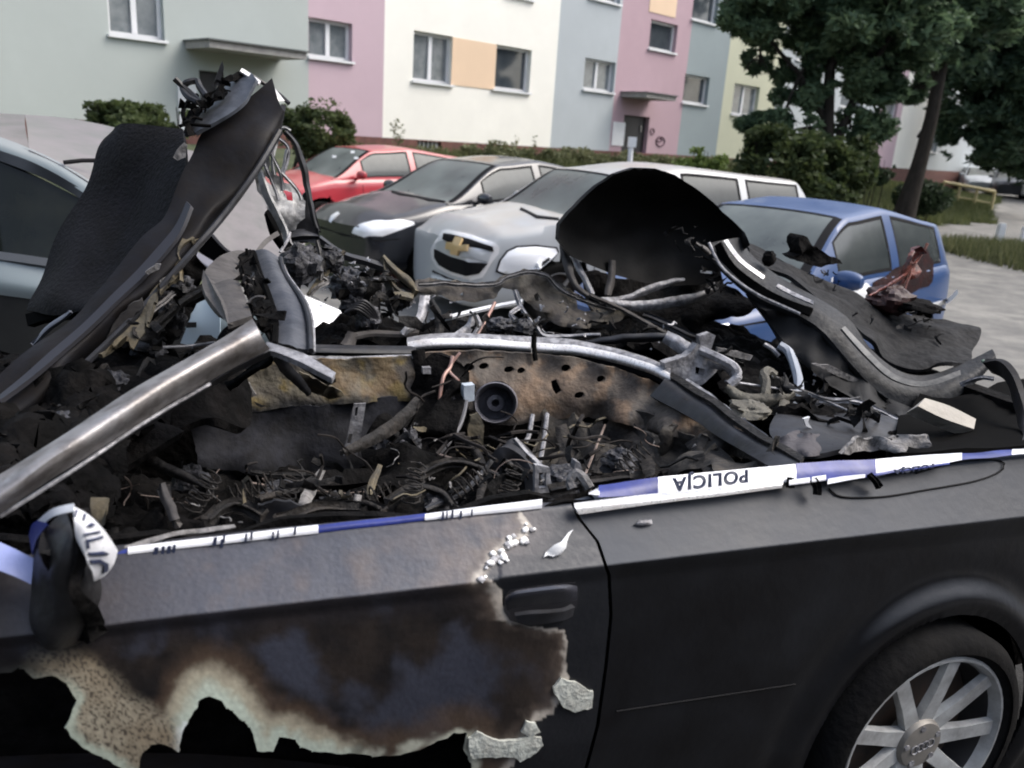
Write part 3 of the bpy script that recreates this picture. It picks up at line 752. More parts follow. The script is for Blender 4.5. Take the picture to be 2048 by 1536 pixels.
    for xseam in [s_[0]-.03 for s_ in side[:1]]+[(side[0][1]+side[1][0])/2 if len(side) > 1 else side[0][1]+.05]:
        for s in (-1, 1):
            pts = []
            for k in range(12):
                z = .32+k*.05
                if z > ip(zs_k, xseam)-.02: break
                o = W3(xseam, s*2, z); h = bv[0].ray_cast(o, -ay*s)
                if h[0]: pts.append(h[0])
            if len(pts) > 2: sm.tube(pts, .0045, 4)
    if sm.v: sm.build('door_seam', M_SEAL, t)
    return t, outs, W3, ax, ay
CARS = {}
def mk(key, *a, **k):
    CARS[key] = car(*a, **k); return CARS[key]
# --- blue hatchback
mk('blue', 'parked_car', 'blue hatchback with grey-green side windows just beyond the burnt car, its rear end scorched', (.80, 5.73), 47.7, 3.66, 1.64,
   [(0, .66), (.25, .80), (1.0, .93), (2.2, .97), (3.4, 1.0), (3.75, .92)], [(.85, .92), (1.75, 1.40), (2.35, 1.45), (3.35, 1.33), (3.7, 1.0)], PAINT['blue'],
   side=[(1.45, 2.3), (2.42, 3.25)], dz=-.18)
# --- silver SUV-like people carrier
mk('orl', 'parked_car', 'dusty silver people carrier with split grille and golden badge', (-.80, 8.47), 61.5, 4.5, 1.80,
   [(0, .80), (.25, .95), (1.0, 1.08), (2.4, 1.10), (4.1, 1.14), (4.6, 1.08)], [(.95, 1.06), (1.65, 1.50), (2.5, 1.60), (4.1, 1.53), (4.45, 1.15)], PAINT['silver'],
   side=[(1.3, 2.3), (2.4, 3.2), (3.3, 4.1)], dz=-.165, wr=.34, wheels=(.9, .95))
mk('black', 'parked_car', 'dusty black hatchback with white headlamp, between the red car and the silver people carrier', (-2.12, 9.64), 45.6, 4.1, 1.74,
   [(0, .68), (.25, .82), (1.0, .97), (2.2, 1.0), (3.6, 1.04), (4.1, .96)], [(.95, .96), (1.9, 1.41), (2.6, 1.47), (3.7, 1.34), (4.05, 1.02)], PAINT['black'],
   side=[(1.5, 2.45), (2.55, 3.4)], dz=-.11)
mk('red', 'parked_car', 'faded red car with dusty windscreen beside the dark bush', (-4.19, 12.89), 46.2, 4.1, 1.7,
   [(0, .66), (.25, .8), (1.0, .95), (2.2, .98), (3.6, 1.02), (4.1, .94)], [(.95, .94), (1.8, 1.38), (2.5, 1.43), (3.6, 1.33), (4.0, 1.0)], PAINT['red'],
   side=[(1.5, 2.45), (2.55, 3.4)], dz=-.09)
for (px, py, y, pn, az, lab) in ((1962, 386, 46, 'silver2', 20, 'light silver car parked far away behind the barrier'), (2018, 398, 44, 'dark', 25, 'dark car parked far away beside the white one'), (2075, 408, 43, 'white', 30, 'white car parked far away at the right edge')):
    p = Y(px, py, y)
    q = car('parked_car', lab, (p.x, p.y), az, 4.2, 1.75, [(0, .68), (.25, .82), (1.0, .97), (2.2, 1.0), (3.6, 1.04), (4.2, .96)], [(.95, .96), (1.9, 1.41), (2.6, 1.47), (3.7, 1.38), (4.15, 1.02)], PAINT[pn], side=[(1.5, 2.45), (2.55, 3.4)], group='cars parked far down the lane', dz=.3)
    
# ------------------------------------------------------------------ details on the parked cars, laid on their bodies
def car_bvh(k): return bvh_of(CARS[k][1])
M_PLATE = mat('number_plate', (.72, .74, .74), .4); M_GRILL = mat('grille_mesh', (.006, .006, .007), .7, spec=.1, bump=.6, bscale=90)
M_GOLD = mat('gold_badge', (.62, .44, .22), .35, metal=.4)
tO = CARS['orl'][0]; bv = car_bvh('orl'); Ctx.base = Vector(tO.location)
g0 = [(887, 466), (900, 465), (940, 474), (985, 488), (992, 496), (991, 508), (978, 524), (962, 551), (940, 557), (905, 547), (881, 534), (871, 518), (869, 500)]
g0 = [((x-930)*1.1+930, (y-511)*1.1+511) for x, y in g0]
gr = patch('grille', g0, bv, M_CHROME, tO, .012, 8, .01)
Ctx.base = Vector(tO.location)
patch('upper_grille', [(890, 470), (905, 472), (985, 493), (987, 503), (940, 495), (903, 486), (889, 478)], bv, M_GRILL, gr, .034, 8)
patch('lower_grille', [(873, 498), (904, 513), (930, 520), (975, 527), (958, 547), (936, 552), (905, 543), (882, 530), (873, 515)], bv, M_GRILL, gr, .034, 8)
patch('grille_bar', [(876, 486), (890, 481), (905, 489), (945, 499), (982, 508), (976, 524), (932, 517), (904, 509), (876, 495)], bv, PAINT['silver'], gr, .03, 8)
patch('badge', [(899, 490), (901, 484), (912, 486), (914, 481), (928, 484), (927, 490), (939, 493), (936, 503), (924, 502), (922, 511), (908, 508), (909, 500), (898, 498)], bv, M_GOLD, gr, .055, 6, .008)
lp = [(995, 541), (1002, 520), (1016, 503), (1034, 495), (1070, 493), (1110, 497), (1114, 506), (1100, 522), (1080, 538), (1045, 548), (1010, 547)]
patch('headlight_surround', [((x-1055)*1.07+1055, (y-520)*1.13+520) for x, y in lp], bv, M_SEAL, tO, .006, 9)
patch('headlight', lp, bv, M_LAMP, tO, .018, 9, .03)
pl = patch('number_plate', [(864, 550), (917, 563), (915, 580), (864, 566)], bv, M_PLATE, tO, .012, 8)
for i, x in enumerate((872, 880, 887, 897, 904, 910)):
    y = 555+(x-866)*.245; patch('plate_character', [(x, y), (x+4.5, y+1), (x+4, y+4), (x+1.8, y+9), (x+4.5, y+10), (x-.5, y+10), (x+1.5, y+4)] if i < 3 else [(x, y), (x+4.5, y+1), (x+4.5, y+11), (x+2.6, y+10.6), (x+2.6, y+5), (x, y+4)], bv, M_SEAL, pl, .02, 0)
patch('bumper_gap', [(866, 540), (900, 556), (940, 566), (990, 562), (1060, 553), (1060, 556), (990, 566), (940, 571), (898, 560), (864, 544)], bv, M_SEAL, tO, .004, 10)
patch('wiper', [(1042, 416), (1075, 432), (1118, 437), (1118, 441), (1073, 437), (1040, 420)], bv, M_SEAL, tO, .012, 8)
tB = CARS['black'][0]; bv = car_bvh('black'); Ctx.base = Vector(tB.location)
patch('headlight', [(705, 466), (709, 456), (722, 449), (750, 442), (800, 440), (826, 443), (829, 449), (800, 460), (765, 473), (730, 475)], bv, M_LAMP, tB, .012, 8, .02)
patch('badge', [(659, 442), (664, 432), (676, 424), (680, 427), (671, 437), (663, 445)], bv, M_CHROME, tB, .012, 6, .01)
patch('bumper_gap', [(640, 452), (690, 468), (760, 480), (800, 476), (800, 479), (760, 484), (688, 472), (640, 456)], bv, M_SEAL, tB, .003, 10)
patch('wiper', [(783, 381), (800, 386), (860, 398), (890, 403), (890, 405), (858, 402), (798, 390), (783, 385)], bv, M_SEAL, tB, .01, 8)
tR = CARS['red'][0]; bv = car_bvh('red'); Ctx.base = Vector(tR.location)
patch('headlight', [(632, 425), (640, 413), (655, 408), (652, 418), (640, 428)], bv, M_LAMP, tR, .012, 6, .01)
for (x, y) in ((705, 304), (712, 316), (668, 313)): patch('bird_dropping', [(x-4, y-2), (x+4, y-2), (x+5, y+2), (x-3, y+3)], bv, M_WHITE, tR, .004, 3)
tU = CARS['blue'][0]; bv = car_bvh('blue'); Ctx.base = Vector(tU.location)
patch('headlight', [(1436, 651), (1456, 647), (1486, 682), (1472, 690), (1440, 676)], bv, M_LAMP, tU, .012, 8, .01)
patch('bonnet_gap', [(1462, 652), (1530, 641), (1550, 640), (1550, 643), (1530, 645), (1464, 656)], bv, M_SEAL, tU, .003, 8)
patch('pale_broken_bit', [(1662, 556), (1682, 550), (1692, 558), (1680, 570), (1660, 568)], bv, M_WHITE, tU, .01, 6)  # pale broken bits on the flank
patch('pale_broken_bit', [(1702, 575), (1730, 566), (1743, 580), (1738, 602), (1718, 612), (1706, 596)], bv, M_WHITE, tU, .02, 6, .01)
M_SCORCH = mat('scorched_paint', (.010, .005, .005), .8, spec=.1, var=[(.045, .010, .009), (.016, .012, .014)], scale=9, bump=.5)
patch('scorched_area', rough_loop([(1745, 565), (1790, 540), (1850, 495), (1868, 520), (1862, 560), (1820, 590), (1800, 630), (1760, 640), (1740, 600)], 7, 9, 3), bv, M_SCORCH, tU, .006, 9)
patch('crease_highlight', rough_loop([(1842, 597), (1866, 606), (1895, 598), (1914, 580), (1916, 588), (1898, 607), (1868, 614), (1842, 606)], 2, 6, 5), bv, M_WHITE, tU, .005, 6)  # white reflection along the rear crease, laid on as a patch
patch('door_handle', [(1655, 600), (1690, 596), (1690, 602), (1655, 607)], bv, M_SEAL, tU, .01, 5)

# ------------------------------------------------------------------ silver car on the left, seen past the raised panel
sl_ = thing('parked_car', 'silver car at the left edge with a dark curved side window and dusty bonnet', 'car', UVZ(-.6, 3.0, 0), 'cars parked in front of the flats')
SIL = mat('paint_silver_left', (.27, .32, .33), .45, metal=.1, coat=.4, dust_sheen=((.36, .34, .32), .5))
DU = mat('dusty_paint', (.155, .143, .14), .65, var=[(.115, .12, .105), (.19, .172, .17)], scale=2.2, coat=.15, bump=.06, bscale=8)
loft('body', [[(-260, 500, 3.45), (-100, 506, 3.35), (0, 521, 3.2), (100, 536, 3.1), (250, 560, 2.98), (420, 590, 2.85), (560, 640, 2.75)],
              [(-260, 545, 3.38), (-100, 552, 3.28), (0, 566, 3.13), (100, 580, 3.03), (250, 600, 2.93), (420, 640, 2.82), (560, 680, 2.73)],
              [(-260, 572, 3.38), (-100, 580, 3.28), (0, 590, 3.14), (100, 604, 3.04), (250, 630, 2.94), (420, 668, 2.83), (560, 704, 2.74)]], SIL, sl_, .01, 40, 5)
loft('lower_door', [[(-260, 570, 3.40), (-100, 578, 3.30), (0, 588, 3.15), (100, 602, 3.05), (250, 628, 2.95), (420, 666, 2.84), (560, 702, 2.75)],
              [(-260, 780, 3.4), (-100, 785, 3.3), (0, 790, 3.15), (100, 800, 3.05), (250, 820, 2.95), (420, 850, 2.85), (560, 860, 2.75)]], mat('shaded_lower_paint', (.03, .03, .029), .6, spec=.2, var=(.045, .045, .042), scale=3), sl_, .01, 40, 5)  # lower side split off, its shade painted as a darker colour
SG = mat('side_glass_dark', (.008, .010, .008), .08, spec=.3, var=(.02, .022, .016), scale=3.5, thr=(.45, .8))
loft('side_window', [[(-260, 270, 3.75), (-100, 290, 3.65), (0, 322, 3.5), (60, 346, 3.43), (120, 376, 3.33), (170, 402, 3.25), (220, 432, 3.18)],
                     [(-260, 490, 3.52), (-100, 496, 3.42), (0, 506, 3.27), (60, 513, 3.2), (120, 521, 3.12), (170, 528, 3.08), (240, 540, 3.02)]], SG, sl_, .01, 30, 6)
loft('window_seal', [[(-260, 486, 3.5), (-100, 492, 3.40), (0, 503, 3.24), (100, 517, 3.12), (250, 541, 3.0)], [(-260, 501, 3.45), (-100, 507, 3.35), (0, 519, 3.19), (100, 533, 3.08), (250, 557, 2.97)]], mat('seal_grey', (.06, .065, .07), .4), sl_, .02, 24, 2)
loft('window_frame', [[(-260, 248, 3.76), (-100, 268, 3.66), (0, 301, 3.5), (60, 322, 3.43), (110, 347, 3.34), (165, 379, 3.26), (220, 412, 3.2)], [(-260, 268, 3.74), (-100, 290, 3.64), (0, 322, 3.48), (60, 345, 3.41), (110, 368, 3.33), (160, 397, 3.25), (220, 436, 3.17)]], mat('seal_black_gloss', (.03, .033, .037), .3), sl_, .025, 30, 2)
loft('roof_rail', [[(-260, 222, 3.9), (-100, 245, 3.8), (0, 274, 3.6), (60, 297, 3.5), (110, 320, 3.42), (165, 352, 3.32), (230, 395, 3.22)], [(-260, 238, 3.8), (-100, 258, 3.7), (0, 290, 3.53), (60, 312, 3.45), (110, 335, 3.37), (160, 366, 3.28), (230, 412, 3.18)], [(-260, 250, 3.77), (-100, 270, 3.67), (0, 303, 3.51), (60, 325, 3.43), (110, 350, 3.35), (160, 381, 3.26), (230, 428, 3.16)]], SIL, sl_, .02, 30, 4)
loft('roof', [[(-260, 210, 4.9), (-100, 216, 4.9), (0, 226, 4.8), (50, 229, 4.75)], [(-260, 214, 4.4), (-100, 228, 4.3), (0, 246, 4.2), (50, 252, 4.1)], [(-260, 226, 3.88), (-100, 249, 3.78), (0, 279, 3.58), (60, 302, 3.48)]], DU, sl_, .01, 16, 5)
WS = mat('dusty_windscreen', (.19, .175, .175), .4, coat=.15, var=[(.15, .155, .14), (.22, .195, .20)], scale=2, spec=.6)
loft('windscreen', [[(50, 229, 4.75), (120, 234, 4.7), (180, 244, 4.6), (240, 258, 4.5), (330, 288, 4.3)], [(55, 262, 4.1), (120, 285, 4.0), (190, 310, 3.9), (260, 345, 3.8), (320, 380, 3.7)], [(58, 300, 3.48), (110, 324, 3.40), (165, 356, 3.3), (230, 400, 3.2), (300, 450, 3.1)]], WS, sl_, .01, 24, 6)
MB().tube([P(128, 325, 3.38), P(165, 321, 3.42), P(215, 321, 3.48)], .012, 6).build('wiper', M_SEAL, sl_)
bn = loft('bonnet', [[(300, 285, 4.3), (420, 310, 4.2), (505, 345, 4.1), (560, 385, 4.0), (600, 430, 3.9)], [(300, 330, 3.9), (410, 370, 3.8), (510, 400, 3.75), (570, 440, 3.7), (610, 485, 3.6)], [(340, 400, 3.4), (413, 455, 3.3), (462, 503, 3.22), (515, 512, 3.2), (600, 530, 3.15)]], DU, sl_, .015, 26, 7)
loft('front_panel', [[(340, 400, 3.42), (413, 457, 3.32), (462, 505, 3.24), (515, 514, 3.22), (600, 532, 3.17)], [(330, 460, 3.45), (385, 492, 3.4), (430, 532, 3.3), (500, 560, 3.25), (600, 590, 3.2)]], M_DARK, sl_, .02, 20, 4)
loft('bumper', [[(350, 470, 3.3), (378, 492, 3.28), (430, 524, 3.2), (470, 545, 3.15)], [(342, 482, 3.26), (368, 502, 3.24), (415, 533, 3.16), (460, 560, 3.1)], [(345, 500, 3.28), (374, 520, 3.26), (412, 545, 3.18), (450, 575, 3.12)]], mat('plum_plastic', (.17, .17, .2), .45), sl_, .02, 14, 5)
loft('front_wing', [[(398, 590, 2.6), (410, 600, 2.6), (440, 610, 2.55)], [(375, 650, 2.6), (400, 650, 2.58), (440, 650, 2.55)], [(355, 700, 2.62), (395, 700, 2.6), (440, 690, 2.56)]], mat('pale_blue_paint', (.42, .52, .60), .3, coat=.6), sl_, .01, 12, 5)
sheet('side_repeater', [(372, 645), (393, 645), (393, 655), (372, 656)], M_SEAL, sl_, v=2.56, thick=.01, step=0)
sheet('headlight', [(598, 588, 2.6), (640, 605, 2.6), (690, 626, 2.6), (705, 650, 2.55), (690, 690, 2.5), (620, 692, 2.45), (604, 650, 2.5)], M_LAMP, sl_, thick=.03, step=14)

# ------------------------------------------------------------------ burnt materials
CH = mat('charred_steel', (.008, .0077, .0077), .7, spec=.25, var=[(.020, .018, .0175), (.005, .0045, .0045), (.075, .066, .06)], scale=9, thr=(.55, .8), bump=.7, bscale=30)
CHS = mat('charred_smooth', (.018, .019, .024), .5, var=[(.026, .028, .035), (.011, .010, .010)], scale=5, bump=.15, bscale=20)
CHP = mat('charred_panel', (.006, .0062, .0085), .65, spec=.2, var=[(.014, .0145, .019), (.009, .007, .006)], scale=5, bump=.25, bscale=12)
SOOT = mat('soot', (.0035, .0033, .0034), .9, spec=.08, var=[(.014, .0125, .012), (.003, .003, .003)], scale=8, bump=.9, bscale=28)
ASH = mat('ash_grey', (.13, .125, .12), .85, var=[(.045, .042, .04), (.25, .24, .235)], scale=14, bump=.6, bscale=50)
RUST = mat('rusty_burnt_steel', (.085, .06, .042), .8, var=[(.03, .025, .022), (.14, .085, .05), (.10, .09, .06)], scale=6, thr=(.42, .66), bump=.5, bscale=40)
RUST2 = mat('olive_burnt_steel', (.10, .09, .065), .8, var=[(.035, .03, .026), (.15, .12, .07)], scale=5, thr=(.42, .66), bump=.5, bscale=30)
BARE = mat('bare_steel_burnt', (.36, .34, .33), .5, metal=.65, var=[(.16, .12, .095), (.48, .48, .50), (.10, .085, .075)], scale=3.5, thr=(.45, .75), bump=.2, bscale=14)
TAUPE = mat('burnt_taupe', (.058, .051, .047), .65, metal=.1, var=[(.033, .03, .03), (.085, .078, .073)], scale=7, bump=.25, bscale=30)
ALLOY = mat('alloy_sooty', (.22, .215, .225), .55, metal=.3, var=[(.07, .068, .072), (.42, .42, .44)], scale=13, bump=.4, bscale=40)
TRIM = mat('bright_trim', (.80, .79, .78), .3, metal=.3, var=(.55, .5, .47), scale=20, thr=(.5, .8), bump=.1)
PEEL = mat('peeled_primer', (.55, .58, .53), .8, var=[(.40, .40, .36)], scale=18, bump=.4)
WIREM = mat('bare_wire', (.16, .12, .10), .6, metal=.3, var=(.30, .24, .21), scale=30)
COPPER = mat('copper_wire', (.32, .17, .13), .5, metal=.4, var=(.42, .30, .27), scale=20)

BC = thing('burnt_convertible', 'burnt-out black convertible with charred open cabin and peeling door, police tape along its side', 'car wreck', UVZ(.9, .8, 0))
HUBP = P(1830, 1480, -.13); hu, hv_, hz = to_uvz(HUBP)
# ---- near side, door and rear quarter
def g_gap(y):
    k = [(1000, 1146), (1030, 1158), (1080, 1195), (1150, 1218), (1230, 1222), (1330, 1212), (1450, 1195), (1536, 1172), (1760, 1110)]
    for (a, b), (c, d) in zip(k, k[1:]):
        if y <= c: return b+(d-b)*(y-a)/(c-a)
    return 1110
def belt_y(x): return 1095-(x-250)*.1061
def crease_y(x): return 1250-(x-190)*.1157+ (3 if x < 1000 else 0)
rails_v = [(0, .0, .004), (1, .14, -.012), (2, .5, -.052), (3, .86, -.088), (4, 1.0, -.108), ]
def side_point(x, s):
    """s 0 belt .. 1 crease .. 3 bottom ; picture point and depth"""
    yb, yc = belt_y(x)-4, crease_y(x)
    if s <= 1: y = yb+(yc-yb)*s; v = .006-.022*math.sin(min(s/.12, 1)*1.57)-.095*s**1.05
    else:
        q = s-1; y = yc+q*(1760-yc)/2; zz = q/2
        v = -.111-.006*math.sin(min(q/.06, 1)*1.57)*0-.035*math.sin(zz*2.6)+ .10*max(0, zz-.55)**1.3+.0*q
        v += .008*sstep(0, .1, q)
    return y, v
HOLE = [(350, 1560), (345, 1513), (359, 1502), (363, 1480), (367, 1467), (370, 1454), (394, 1415), (397, 1401), (408, 1393), (419, 1391), (443, 1398), (450, 1412), (470, 1426), (489, 1443), (500, 1455), (506, 1468), (512, 1485), (516, 1502), (544, 1502), (552, 1486), (558, 1471), (586, 1478), (600, 1492), (640, 1505), (700, 1508), (780, 1515), (840, 1502), (876, 1483), (893, 1478), (910, 1466), (935, 1468), (930, 1500), (945, 1530), (940, 1570), (930, 1800), (350, 1800)]
LOBE = [(270, 1560), (286, 1506), (304, 1488), (324, 1485), (345, 1495), (359, 1508), (352, 1560), (345, 1800), (270, 1800)]
LEFT = [(-400, 1340), (20, 1345), (45, 1325), (38, 1335), (66, 1356), (115, 1352), (140, 1377), (150, 1395), (153, 1401), (140, 1430), (129, 1457), (150, 1480), (174, 1499), (202, 1513), (241, 1536), (300, 1580), (300, 1900), (-400, 1900)]
EDGE = [(1040, 1020), (1062, 1052), (1040, 1080), (1005, 1105), (985, 1130), (970, 1150), (1002, 1178), (1006, 1210), (1015, 1235), (1060, 1252), (1105, 1258), (1130, 1262), (1136, 1290), (1133, 1340), (1140, 1375), (1120, 1400), (1108, 1425), (1075, 1440), (1050, 1470), (1075, 1490), (1040, 1510), (1000, 1560), (990, 1800)]
BURN = [(-400, 900), (1040, 900)]+EDGE+[(-400, 1800)]
def segd(x, y, pl, closed=False):
    best = 1e9; n = len(pl)
    for i in range(n if closed else n-1):
        x1, y1 = pl[i]; x2, y2 = pl[(i+1) % n]; dx, dy = x2-x1, y2-y1; t = ((x-x1)*dx+(y-y1)*dy)/(dx*dx+dy*dy+1e-9); t = min(max(t, 0), 1)
        d = (x-x1-t*dx)**2+(y-y1-t*dy)**2
        if d < best: best = d
    return math.sqrt(best)
def inpoly(x, y, pl):
    c = False; n = len(pl)
    for i in range(n):
        x1, y1 = pl[i]; x2, y2 = pl[(i+1) % n]
        if (y1 > y) != (y2 > y) and x < (x2-x1)*(y-y1)/(y2-y1)+x1: c = not c
    return c
def mix(a, b, t): t = min(max(t, 0), 1); return tuple(a[i]+(b[i]-a[i])*t for i in range(3))
def nz(x, y, s, o=0): return noise.noise(Vector((x*s, y*s, o)))
def fbm(x, y, s, o=0): return nz(x, y, s, o)+.5*nz(x, y, s*2.1, o+3)+.25*nz(x, y, s*4.3, o+6)+.15*nz(x, y, s*9, o+9)
MOT = [(150, 1340), (300, 1400), (420, 1370), (480, 1400), (560, 1470), (640, 1510)]
def door_col(x, y):
    clean = mix((.008, .009, .012), (.012, .013, .016), .5+fbm(x, y, .01))
    if y < crease_y(x): clean = mix(clean, (.075, .082, .10), .4)  # sky sheen above the crease mixed into the colour
    n = fbm(x, y, .008, 11); wob = fbm(x, y, .03, 5)*9
    bd = segd(x, y, EDGE); ins = inpoly(x+wob*.6, y+wob*.6, BURN)
    if not ins: 
        c = clean
        if x < 1160 and bd < 60 and y < 1150: c = mix(c, (.16, .14, .14), .55*(1-bd/60)*(1 if y < 1110 else .4))
        return c
    blue = (.034, .037, .052); brown = (.020, .0155, .0135); soot_ = (.008, .007, .0075); ashb = (.062, .068, .088)
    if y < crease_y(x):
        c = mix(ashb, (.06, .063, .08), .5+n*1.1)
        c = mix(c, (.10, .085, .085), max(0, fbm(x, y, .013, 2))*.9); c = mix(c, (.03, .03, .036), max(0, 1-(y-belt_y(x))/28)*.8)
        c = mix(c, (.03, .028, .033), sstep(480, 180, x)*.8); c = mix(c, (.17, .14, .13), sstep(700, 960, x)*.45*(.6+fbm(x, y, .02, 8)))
    else:
        c = mix(soot_, brown, .5+n*1.3); c = mix(c, blue, sstep(.0, .6, fbm(x, y, .006, 31)+.45*math.exp(-((x-800)/210)**2-((y-1330)/110)**2)+.25*math.exp(-((x-980)/90)**2-((y-1340)/70)**2)-.12))
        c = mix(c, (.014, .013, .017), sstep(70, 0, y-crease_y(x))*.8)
        c = mix(c, (.036, .027, .022), sstep(120, 20, segd(x, y, EDGE))*.8*(.6+.6*nz(x, y, .02, 4)))
    # cream rim of burnt primer near the edge of the damage and round the hole
    e = bd+wob*1.4; cream = (.46, .42, .37); pale = (.56, .62, .56)
    top = 1 if y < 1200 else .95
    if y < 1075: wdt = 14
    elif y < 1240: wdt = 30
    elif y < 1300: wdt = 12
    else: wdt = 22
    c = mix(c, (.11, .085, .07), sstep(wdt*2.0, wdt*.7, e)*.55); c = mix(c, cream, sstep(wdt*.9, wdt*.1, e)*top*sstep(-.35, .15, nz(x, y, .02, 12)+(.3 if y < 1250 or y > 1330 else 0)))
    h = min(segd(x, y, HOLE, True), segd(x, y, LOBE, True))+wob*1.3; lf = segd(x, y, LEFT, True)+wob
    tl = sstep(760, 640, x); wd2 = 26+30*tl+22*math.exp(-((x-430)/90)**2)
    cl = mix(c, (.075, .05, .035), sstep(wd2*1.7, wd2*.9, h)*.75); cl = mix(cl, (.36, .33, .25), sstep(wd2*1.05, wd2*.5, h)); cl = mix(cl, (.46, .52, .44), sstep(wd2*.55, wd2*.12, h))
    cl = mix(cl, (.70, .76, .74), sstep(18, 6, h)*(1 if 330 < x < 375 and 1440 < y < 1520 else 0))
    cr2 = mix(c, (.08, .055, .04), sstep(80, 30, h)*.7); cr2 = mix(cr2, (.46, .47, .39), sstep(wd2*.9, 5, h)*.9*sstep(-.2, .3, nz(x, y, .03, 9)+.1))
    c = mix(cr2, cl, tl)
    if x < 500:
        zone = segd(x, y, [(100, 1330), (165, 1385), (215, 1440), (300, 1490)])+wob
        cell = max(0, nz(x*1.0, y*1.35, .15, 3)+.5*nz(x, y, .33, 8)); base = mix((.33, .30, .23), (.22, .18, .125), .5+n)
        m = sstep(88, 40, zone)*sstep(20, 150, x)*sstep(1270, 1335, y); m = max(m, sstep(34, 12, zone)*.9)
        c = mix(c, mix(base, (.06, .048, .038), sstep(.02, .34, cell)), m*sstep(430, 330, x))
        c = mix(c, (.42, .48, .40), sstep(24, 6, lf)*sstep(1320, 1420, y)*.8)
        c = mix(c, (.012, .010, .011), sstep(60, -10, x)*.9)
    k = 1+.22*nz(x, y, .12)+.12*nz(x, y, .3); return tuple(max(0, a*k) for a in c)
PAINTM = mat('burnt_door_paint', (.03, .03, .03), .42, attr='Col', bump=.06, bscale=90, spec=.35)
QP = mat('black_body_paint', (.0055, .006, .008), .30, coat=0, var=[(.010, .011, .0135), (.0035, .0035, .0045)], scale=2.2, bump=.05, bscale=40, spec=.4, dust_sheen=((.075, .09, .118), 1.0))  # bluish sky gloss of upward faces painted in as a tint
def near_pt(x, y, pl):
    best = (1e9, x, y); n = len(pl)
    for i in range(n):
        x1, y1 = pl[i]; x2, y2 = pl[(i+1) % n]
        if min(x1, x2)-4 > x or max(x1, x2)+4 < x or min(y1, y2)-4 > y or max(y1, y2)+4 < y: continue
        dx, dy = x2-x1, y2-y1; t = ((x-x1)*dx+(y-y1)*dy)/(dx*dx+dy*dy+1e-9); t = min(max(t, 0), 1); a, b = x1+t*dx, y1+t*dy; d = math.hypot(x-a, y-b)
        if d < best[0]: best = (d, a, b)
    return best
HOLE = rough_loop(HOLE, 4, 9, 1); LOBE = rough_loop(LOBE, 4, 9, 2); LEFT = rough_loop([p for p in LEFT], 5, 9, 3)
def near_side(name, xl, xr, nx, m, colf=None, holes=(), arch=False, smin=0, smax=3, label=None):
    V = []; px = []; svals = [i/30 for i in range(31)]+[1+.008, 1.03]+[1.03+ (smax-1.03)*(i/120) for i in range(1, 121)]
    ns = len(svals); ok = []
    for i in range(nx):
        t = i/(nx-1)
        for s in svals:
            x = xl(0)+(0)*t; yb = 1200
            x0 = xl(yb); x1 = xr(yb); x = x0+(x1-x0)*t; y, v = side_point(x, s); x0 = xl(y); x1 = xr(y); x = x0+(x1-x0)*t; y, v = side_point(x, s)
            for h in holes:
                nd = near_pt(x, y, h)
                if nd[0] < 2.6: x, y = nd[1], nd[2]
            p = P(x, y, v); px.append((x, y)); V.append(p)
    R0 = .345
    out = Vector((0, 0, 0))
    for i, p in enumerate(V):
        u, v, z = to_uvz(p)
        if arch:
            d = math.hypot(u-hu, z-hz)
            if d < R0+.16:
                b = math.exp(-((d-R0-.035)/.035)**2); V[i] = p-VD*.022*b*sstep(hu-.5, hu-.1, u)+VD*.004*math.exp(-((d-R0-.10)/.03)**2)
            if abs(d-R0) < .012: V[i] = V[i]+(UD*(u-hu)+Vector((0, 0, z-hz)))*((R0-d)/d)
        if colf and not arch:
            nn = .0022*fbm(u*60, z*60, .05, 3)*(1.8 if inpoly(*px[i], BURN) else .3); V[i] = V[i]-VD*nn
    F = []
    for i in range(nx-1):
        for j in range(ns-1):
            q = (i*ns+j, i*ns+j+1, (i+1)*ns+j+1, (i+1)*ns+j); cx = sum(px[k][0] for k in q)/4; cy = sum(px[k][1] for k in q)/4
            if arch:
                c = [to_uvz(V[k]) for k in q]; u = sum(a[0] for a in c)/4; z = sum(a[2] for a in c)/4
                if math.hypot(u-hu, z-hz) < R0-.002: continue
            if any(inpoly(cx, cy, h) for h in holes): continue
            F.append(q)
    n = len(V); back = [p+VD*.004 for p in V]; cnt = set()
    for f in F:
        for k in range(4): cnt.add((f[k], f[(k+1) % 4]))
    side = [(b, a, a+n, b+n) for a, b in cnt if (b, a) not in cnt]
    FF = F+[tuple(k+n for k in f[::-1]) for f in F]+side; VV = V+back
    us = sorted({k for f in FF for k in f}); mp3 = {a: b for b, a in enumerate(us)}
    o = mesh(name, [VV[k] for k in us], [tuple(mp3[k] for k in f) for f in FF], m, BC, True, label=label, sharp=50)
    if colf:
        ca = o.data.color_attributes.new('Col', 'FLOAT_COLOR', 'POINT'); cc = {}
        arr = []
        for k in us:
            k = k % n
            if k not in cc: cc[k] = colf(*px[k])
            arr += [*cc[k], 1]
        ca.data.foreach_set('color', arr)
    return o
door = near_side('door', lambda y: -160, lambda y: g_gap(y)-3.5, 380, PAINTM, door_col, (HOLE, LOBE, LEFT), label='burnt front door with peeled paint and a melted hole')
quarter = near_side('rear_wing', lambda y: g_gap(y)+3.5, lambda y: 2500, 260, QP, None, (), arch=True)
